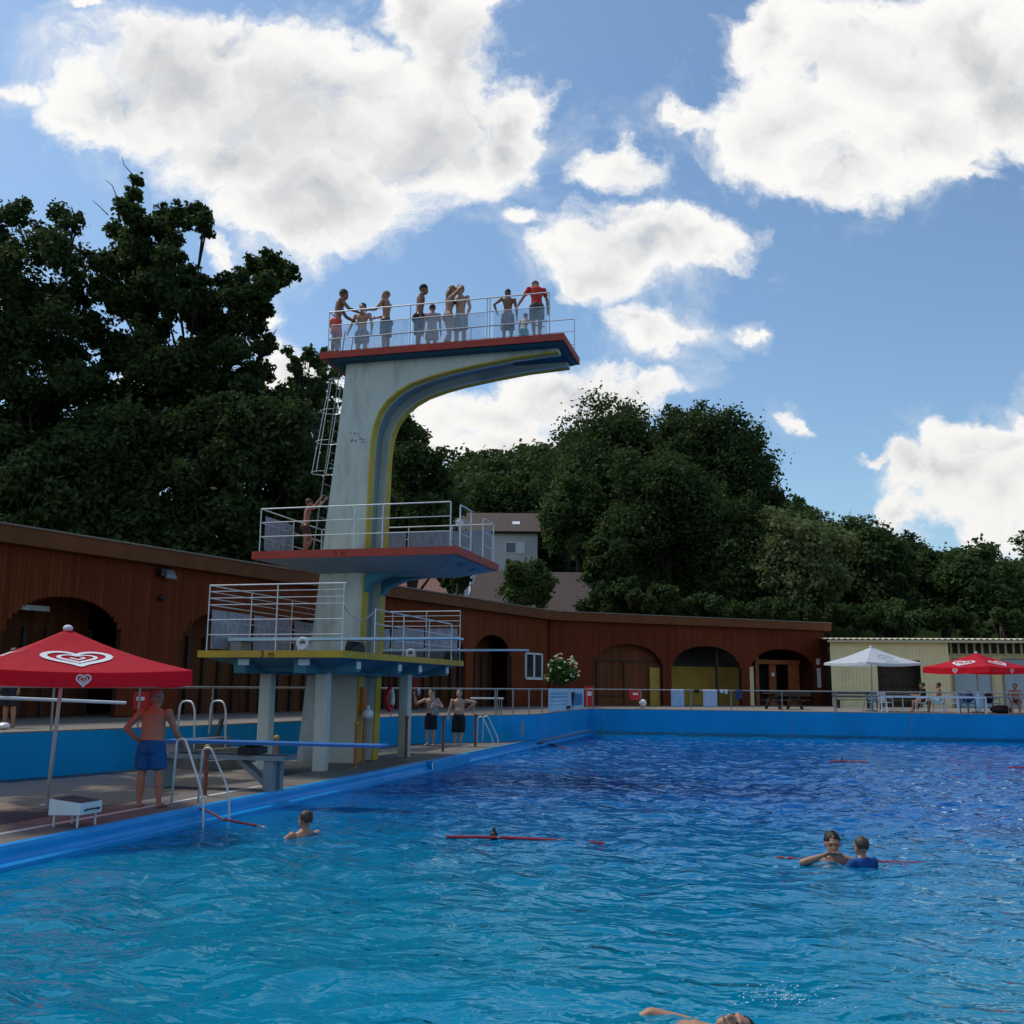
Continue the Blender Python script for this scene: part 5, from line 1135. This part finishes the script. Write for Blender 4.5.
# table behind the two men
q = aty(487,705,36.5); o = thing('table','low white topped table behind the railing near the two men','table',(q.x,q.y,PROM),R(10))
part('tabletop', MB().bbox(-.55,.55,-.3,.3,.52,.57,.01), M['white'], o)
for x in (-.48,.48):
    for y in (-.25,.25): part('leg', MB().cyl((x,y,0),(x,y,.52),.02), M['galv'], o)
# dark picnic bench
q = aty(784,707.5,50); o = thing('picnic_table','dark brown picnic table with benches in front of the last arch','table',(q.x,50,PROM),R(18))
part('tabletop', MB().box(-.95,.95,-.35,.35,.72,.78), M['wood_dark'], o)
for y in (-.75,.62): part('bench_seat', MB().box(-.95,.95,y,y+.26,.42,.47), M['wood_dark'], o)
for x in (-.6,.6): part('trestle', MB().box(x-.06,x+.06,-.75,.88,.36,.42).box(x-.06,x+.06,-.3,.3,.42,.72).bar((x,-.62,0),(x,-.2,.7),.1).bar((x,.62,0),(x,.2,.7),.1), M['wood_dark'], o)
part('backrest', MB().box(-.95,.95,-.85,-.80,.62,.86), M['wood_dark'], o)
def bench(label, px, Y, w, rz=0):
    q = aty(px,705,Y); o = thing('bench', label, 'bench', (q.x,Y,PROM), rz, 'wooden benches by the shed')
    part('seat', MB().box(-w/2,w/2,-.2,-.05,.42,.46).box(-w/2,w/2,-.03,.12,.42,.46).box(-w/2,w/2,.14,.28,.42,.46), M['wood_bench'], o); part('backrest', MB().box(-w/2,w/2,.30,.34,.55,.68).box(-w/2,w/2,.32,.36,.72,.86), M['wood_bench'], o)
    for x in (-w/2+.2,w/2-.2): part('leg', MB().box(x-.03,x+.03,-.18,.3,0,.418).box(x-.03,x+.03,.26,.32,.42,.8), M['wood_dark'], o)
bench('weathered wooden bench against the cream wall left of the white parasol pole',854,54,2.0,0)
bench('grey wooden bench in front of the dark shed opening',898,53,2.3,0)
# plastic chairs and people at right
def chair(label, px, Y, deg, mt):
    q = aty(px,708,Y); o = thing('chair', label, 'chair', (q.x,Y,PROM), R(deg), 'plastic chairs near the parasols')
    part('seat', MB().bbox(-.22,.22,-.2,.22,.40,.43,.03), mt, o)
    b = MB()
    for i in range(6): x = -.2+.08*i; b.bar((x,-.2,.44),(x,-.29,.84),.045,.015)
    b.bar((-.22,-.29,.85),(.22,-.29,.85),.03,.05); part('backrest', b, mt, o)
    for x in (-.2,.2):
        for y in (-.18,.2): part('leg', MB().bar((x,y,.40),(x*1.15,y*1.15,0),.03), mt, o)
        part('armrest', MB().bend([(x*1.15,-.24,.62),(x*1.2,.15,.62),(x*1.1,.2,.41)],.018,.05), mt, o)
    return o
cw = M['white']; cb = mat('blue_chair',(.03,.12,.30),.5,.1); cg_ = mat('grey_blue_chair',(.16,.28,.36),.6,.1)
chair('blue grey folding chair beside the white table left of the parasol pole',871,46.2,120,cg_); chair('white plastic chair under the white parasol nearest the railing',886,45.6,-60,cw); chair('white plastic chair of the woman in black',922,45.2,60,cw)
chair('white plastic chair of the seated bare chested man',938,45.0,60,cw); chair('empty white plastic chair left of the dark blue chair',953,45.0,-20,cw); chair('dark blue plastic chair with clothes over it under the red parasol',968,44.6,-160,cb); chair('teal chair with dark clothes at the right of the red parasol pole',993,45.6,-70,mat('teal_chair',(.05,.3,.33),.5)); chair('brownish chair of the man at the right picture edge',1016,44.2,180,cw)
for label,px,Y in (('small round white table between the two white chairs',903,46.5),('small white table left of the dark blue chair',945,46.6)):
    q = aty(px,708,Y); o = thing('table', label, 'table', (q.x,Y,PROM), group='small white tables'); part('tabletop', MB().cyl((0,0,.68),(0,0,.71),.42,20), cw, o); part('leg', MB().cyl((0,0,0),(0,0,.68),.03), cw, o); part('base', MB().cyl((0,0,0),(0,0,.04),.22), cw, o)
def sit(label, px, Y, deg, **k):
    q = aty(px,700,Y); lg = {'L':((-.15,1,-.05),(-.05,.1,-1)),'R':((.15,1,-.02),(.05,.2,-1))}; H = k.pop('H',1.66)
    return person(label, (q.x,Y,PROM), R(deg), H, pelvis=V(0,-.04,.30), legs=lg, group='people seated on the promenade', **k)
sit('seated woman in black swimsuit on a white chair under the parasols',922,45.2,60,skin='tan',hair='dark',shirt=(.01,.01,.012),short=((.01,.01,.012),.2),female=True,arms={'L':((-.2,.5,-.8),(.1,.9,.1)),'R':((.2,.5,-.8),(-.1,.9,.1))})
sit('seated bare chested man in pale blue shorts on a white chair under the parasols',938,45.0,60,skin='red',hair='dark',fat=1.15,short=((.28,.5,.58),.8),arms={'L':((-.2,.4,-.9),(.1,.9,-.2)),'R':((.2,.4,-.9),(-.1,.9,-.1))})
sit('sunburnt seated man leaning forward at the right picture edge',1016,44.2,150,skin='red',hair='dark',fat=1.2,lean=12,short=((.05,.03,.03),.7),arms={'L':((-.3,.4,-.8),(.3,.8,-.3)),'R':((.3,.4,-.8),(-.3,.8,-.3))})
# clothes and bags
def clothbag(name,label,px,Y,z,r,mt,cat):
    q = aty(px,700,Y); mb = MB().ell((0,0,r[2]),r,n=18,m=12); rr = random.Random(px); mb.v = [(x*(1+rr.uniform(-.08,.08)),y*(1+rr.uniform(-.08,.08)),max(0.0,z_*(1+rr.uniform(-.1,.1)))) for x,y,z_ in mb.v]
    return solo(name, mb, mt, label, cat, Wm((q.x,Y,PROM+z)), smooth=True)
clothbag('bag','dark blue beach bag on the dark blue chair',968,44.55,.44,(.24,.2,.24),mat('navy_bag',(.02,.035,.13),.8),'bag')
clothbag('towel','pale blue towel hanging over the right armrest of the dark blue chair',979,44.2,.05,(.10,.05,.42),mat('pale_blue_towel',(.30,.55,.72),.9),'towel')
clothbag('clothes_pile','dark clothes heaped on the teal chair',989,45.4,.42,(.2,.15,.24),M['black'],'clothes')
clothbag('bag','low black bag on the ground left of the man at the right edge',1001,44.6,0,(.5,.25,.17),M['black'],'bag')
clothbag('bag','white bag lying at the foot of the left promenade railing',6,21.2,0,(.13,.1,.07),M['white'],'bag')
oleander(pc+Vector((0,0,PROM)))
# dark pole leaning on the blue wall
a = aty(224,716,24.6); a = Vector((a.x,a.y,.93)); solo('leaning_pole', MB().bar((-6.75,23.55,0),(-6.60,23.95,1.0),.09,.06), M['black'], 'short dark post leaning against the blue wall left of the tower', 'pole')
# ------------------------------------------------------------------ lane ropes
fl_red = mat('red_float',(.33,.018,.025),.4,.15,10); 
def rope(label, pts, fr=.05, mt=None, gap=.10, floats=()):
    o = thing('lane_rope', label, 'lane rope', Vector(pts[0]), group='red lane ropes'); W = Matrix(); P = [Vector(p) for p in pts]
    part('cord', MB().tube(P,.012,5), M['galv'], o, W); mb = MB()
    for a,b in zip(P[:-1],P[1:]):
        L = (b-a).length; d = (b-a)/L; s = 0
        while s+gap*.85 < L: mb.cyl(a+d*s,a+d*(s+gap*.93),fr*.55,8); s += gap
    part('floats', mb, mt or fl_red, o, W, kind='stuff'); return o
wz = WATER
def wp(x,y,dz=0): q = onz(x,y,wz); return (q.x,q.y,wz+dz+.008)
rope('red rope running from the pool ladder down into the water at left', [(-4.72,15.75,.0),(-4.45,15.6,-.05),(-4.1,15.2,-.12),wp(262,828,.01),wp(292,832,-.07)],.030)
rope('red floating rope in the middle of the pool, level with the lone swimmer', [wp(446,837.5,.0),wp(500,839,.012),wp(560,841.5,.006),wp(604,842.5,-.02)],.038)
rope('faint red rope low in the water left of the two bathers', [wp(735,854,-.035),wp(788,858,-.012),wp(812,859,-.03)],.035)
rope('faint red rope low in the water right of the boy in blue', [wp(874,860,-.03),wp(930,863,-.012),wp(990,866,-.035)],.035)
rope('dark red rope slung from the far end of the deck across the pool corner', [(.75,36.6,-.02),(1.0,36.3,-.12),wp(548,744,.02),wp(583,753,-.02)],.05,mat('dark_red_float',(.16,.03,.04),.5))
rope('short red rope piece near the far wall at the right', [wp(829,762,.0),wp(850,762.5,.03),wp(869,763,.0)],.05)
rope('red rope end at the right picture edge near the far wall', [wp(1008,768,.0),wp(1040,769,.02)],.05)
for label,px,py,c in (('small dark float on the red rope in the middle of the pool',494,837,M['black']),('small dark float at the short red rope near the far wall',842,761,M['black'])):
    q = onz(px,py+1,wz); o = solo('float', MB().ell((0,0,.03),(.055,.055,.06)).cyl((0,0,.08),(0,0,.14),.02), c, label, 'float', Wm((q.x,q.y,wz)), smooth=True)
# ------------------------------------------------------------------ splash beside the floating swimmer
rs = random.Random(12); mb = MB(); q = onz(785,1003,wz)
for i in range(110):
    a = rs.uniform(0,2*PI); d = abs(rs.gauss(0,.16)); r_ = rs.uniform(.002,.006); mb.ell((q.x+math.cos(a)*d*1.5,q.y+math.sin(a)*d,wz+.012+abs(rs.gauss(0,.035))),(r_*rs.uniform(1,2.2),r_,r_*.8),n=6,m=4)
o = part('splash', mb, mat('foam',(.75,.82,.85),.25,.02), None, Matrix(), kind='stuff', smooth=True); o['label'] = 'white splash drops beside the head of the floating swimmer'; o['category'] = 'splash'
# ------------------------------------------------------------------ sky with cumulus
SUN_EL, SUN_AZ = R(58), R(-62)          # azimuth from +Y towards +X
w = bpy.data.worlds.new('World'); SC.world = w; w.use_nodes = True; t = w.node_tree; t.nodes.clear()
class WN(NT):
    def __init__(s): s.t = t; s.n = t.nodes; s.l = t.links
n = WN(); tc = n.nd('ShaderNodeTexCoord'); sx = n.nd('ShaderNodeSeparateXYZ'); n.lk(tc.outputs['Generated'], sx.inputs[0])
yy = n.math('MAXIMUM', n.math('ABSOLUTE', sx.outputs[1]), .12); u = n.math('DIVIDE', sx.outputs[0], yy); v = n.math('DIVIDE', sx.outputs[2], yy)
cb = n.nd('ShaderNodeCombineXYZ'); n.lk(u, cb.inputs[0]); n.lk(v, cb.inputs[1]); uv = cb.outputs[0]
wr = n.nd('ShaderNodeTexNoise'); wr.inputs['Scale'].default_value = 5.5; wr.inputs['Detail'].default_value = 7; wr.inputs['Roughness'].default_value = .6; n.lk(uv, wr.inputs['Vector'])
def vm(op, a, b=None, sc=None):
    q = n.nd('ShaderNodeVectorMath', operation=op)
    for i,x in enumerate((a,b)):
        if x is None: continue
        if isinstance(x, tuple): q.inputs[i].default_value = x
        else: n.lk(x, q.inputs[i])
    if sc is not None: q.inputs['Scale'].default_value = sc
    return q
off = vm('SCALE', vm('SUBTRACT', wr.outputs['Color'], (.5,.5,.5)).outputs[0], sc=.20).outputs[0]
uvw = vm('ADD', uv, off).outputs[0]; uvw = vm('MULTIPLY', uvw, (1,1,0)).outputs[0]
BL = [(190,70,150,70),(300,95,160,95),(420,120,120,80),(330,190,130,60),(110,95,80,45),(250,30,90,40),(455,60,60,80),(500,130,50,50),(430,20,40,50),(2,100,45,13),(40,92,14,8),(325,213,85,34),(80,110,50,28),(240,140,110,50),
      (860,60,130,90),(960,40,120,90),(800,120,90,60),(850,170,80,45),(1000,90,90,60),(700,118,55,16),(960,178,50,14),(900,130,110,60),(780,20,50,60),
      (640,235,110,42),(590,262,75,36),(690,225,75,36),(560,250,45,22),(720,245,50,20),(630,205,45,22),
      (620,155,45,22),(648,325,48,26),(630,318,40,22),(685,330,20,14),(520,220,22,14),
      (500,410,90,34),(560,395,85,32),(620,378,55,20),(440,425,50,30),(530,450,130,40),
      (218,255,26,22),(262,312,18,24),(290,385,60,34),(270,350,30,18),(20,320,40,60),(60,300,30,20),
      (775,414,14,10),(792,422,24,9),(960,480,60,44),(1000,500,60,50),(920,460,40,30),(900,505,30,26),(1005,430,26,22),(880,448,28,6),(740,320,14,8),(755,318,7,6),(1040,450,40,60),(990,455,40,30),
      (85,2,26,6),(190,430,60,60),(340,440,50,40)]
acc = None; thk = None
for (x,y,rx,ry) in BL:
    c = ray(x,y); e = ray(x+rx,y); g = ray(x,y-ry); cu,cv = c.x/c.y, c.z/c.y; ru = math.hypot(e.x/e.y-cu, e.z/e.y-cv); rv = math.hypot(g.x/g.y-cu, g.z/g.y-cv)
    d = vm('LENGTH', vm('MULTIPLY', vm('SUBTRACT', uvw, (cu,cv,0)).outputs[0], (1/ru,1/rv,0)).outputs[0]).outputs['Value']
    f = n.math('MULTIPLY', n.math('SUBTRACT', 1.0, d), min(1.0, .35+min(rx,ry)/70))
    acc = f if acc is None else n.math('SMOOTH_MAX', acc, f, .12)
nz = n.nd('ShaderNodeTexNoise'); nz.inputs['Scale'].default_value = 13; nz.inputs['Detail'].default_value = 9; nz.inputs['Roughness'].default_value = .62; n.lk(uvw, nz.inputs['Vector'])
den = n.math('ADD', n.math('MINIMUM', acc, .42), n.math('MULTIPLY', n.math('SUBTRACT', nz.outputs['Fac'], .50), 1.35))
mask = n.nd('ShaderNodeMapRange', interpolation_type='SMOOTHSTEP'); n.lk(den, mask.inputs[0]); mask.inputs[1].default_value = -.13; mask.inputs[2].default_value = .36
nz2 = n.nd('ShaderNodeTexNoise'); nz2.inputs['Scale'].default_value = 4.5; nz2.inputs['Detail'].default_value = 4; nz2.inputs['Roughness'].default_value = .55; n.lk(vm('ADD', uvw, (0,.018,3.1)).outputs[0], nz2.inputs['Vector'])
thick = n.math('ADD', n.math('MULTIPLY', acc, .9), n.math('MULTIPLY', n.math('SUBTRACT', nz2.outputs['Fac'], .5), 1.3))
nzb = n.nd('ShaderNodeTexNoise'); nzb.inputs['Scale'].default_value = 13; nzb.inputs['Detail'].default_value = 9; nzb.inputs['Roughness'].default_value = .62; n.lk(vm('ADD', uvw, (-.004,.020,0)).outputs[0], nzb.inputs['Vector'])
relief = n.math('MULTIPLY', n.math('SUBTRACT', nzb.outputs['Fac'], nz.outputs['Fac']), .6); thick = n.math('ADD', thick, relief)
shade = n.nd('ShaderNodeMapRange', interpolation_type='SMOOTHSTEP'); n.lk(thick, shade.inputs[0]); shade.inputs[1].default_value = .16; shade.inputs[2].default_value = 1.25
cc = n.mix(shade.outputs[0], (.98,.97,.95), (.53,.55,.58))
cc = n.mix(n.mapr(v,.12,.35,.25,0), cc, (.80,.74,.70))
sky = n.nd('ShaderNodeTexSky', sky_type='NISHITA'); sky.sun_disc = False; sky.sun_elevation = SUN_EL; sky.sun_rotation = SUN_AZ; sky.air_density = 1.0; sky.dust_density = 1.0; sky.ozone_density = 1.6
b1 = n.nd('ShaderNodeBackground'); tnt = n.nd('ShaderNodeMix', data_type='RGBA', blend_type='MULTIPLY'); tnt.inputs[0].default_value = 1; n.lk(sky.outputs[0], tnt.inputs[6]); tnt.inputs[7].default_value = (.80,.93,.96,1); n.lk(tnt.outputs[2], b1.inputs[0]); b1.inputs[1].default_value = .15
b2 = n.nd('ShaderNodeBackground'); n.lk(cc, b2.inputs[0]); b2.inputs[1].default_value = 1.0
mx = n.nd('ShaderNodeMixShader'); wn_ = n.nd('ShaderNodeTexNoise'); wn_.inputs['Scale'].default_value = 7; wn_.inputs['Detail'].default_value = 8; wn_.inputs['Roughness'].default_value = .65; wn_.inputs['Distortion'].default_value = .6; n.lk(vm('ADD', uv, (.3,.7,0)).outputs[0], wn_.inputs['Vector'])
wsp = n.math('MULTIPLY', n.mapr(den, -.55, .05, 0, .75), n.mapr(wn_.outputs['Fac'], .48, .72, 0, 1)); n.lk(n.math('MAXIMUM', mask.outputs[0], wsp), mx.inputs[0]); n.lk(b1.outputs[0], mx.inputs[1]); n.lk(b2.outputs[0], mx.inputs[2])
ow = n.nd('ShaderNodeOutputWorld'); n.lk(mx.outputs[0], ow.inputs[0])
w.cycles.sampling_method = 'MANUAL'; w.cycles.sample_map_resolution = 512
ld = bpy.data.lights.new('sun','SUN'); ld.energy = 2.2; ld.angle = R(14); ld.color = (1,.95,.88); lo = bpy.data.objects.new('sun', ld); COL.objects.link(lo)
sd = Vector((math.sin(SUN_AZ)*math.cos(SUN_EL), math.cos(SUN_AZ)*math.cos(SUN_EL), math.sin(SUN_EL))); lo.rotation_euler = sd.to_track_quat('Z','Y').to_euler(); lo.location = sd*60
# ------------------------------------------------------------------ camera
cd = bpy.data.cameras.new('camera'); cam = bpy.data.objects.new('camera', cd); COL.objects.link(cam); cd.sensor_width = 36; cd.sensor_fit = 'HORIZONTAL'; cd.lens = 36*FPX/1024; cd.clip_start = .1; cd.clip_end = 4000
fwd = Vector((0,cp,sp)); rgt = Vector((1,0,0)); upv = rgt.cross(fwd)
# image x axis and y axis in world, rolled
cr,sr = math.cos(ROLL),math.sin(ROLL); X_ = rgt*cr+upv*sr; Y_ = -rgt*sr+upv*cr
Mx = Matrix((X_,Y_,-fwd)).transposed().to_4x4(); Mx.translation = Vector((0,0,EYE)); cam.matrix_world = Mx; SC.camera = cam
SC.view_settings.view_transform = 'Standard'; SC.view_settings.look = 'None'; SC.view_settings.exposure = 0; SC.view_settings.gamma = 1
SC.cycles.max_bounces = 8; SC.cycles.transparent_max_bounces = 12; SC.cycles.caustics_reflective = False; SC.cycles.caustics_refractive = False; SC.cycles.use_denoising = True; SC.cycles.sample_clamp_indirect = 4
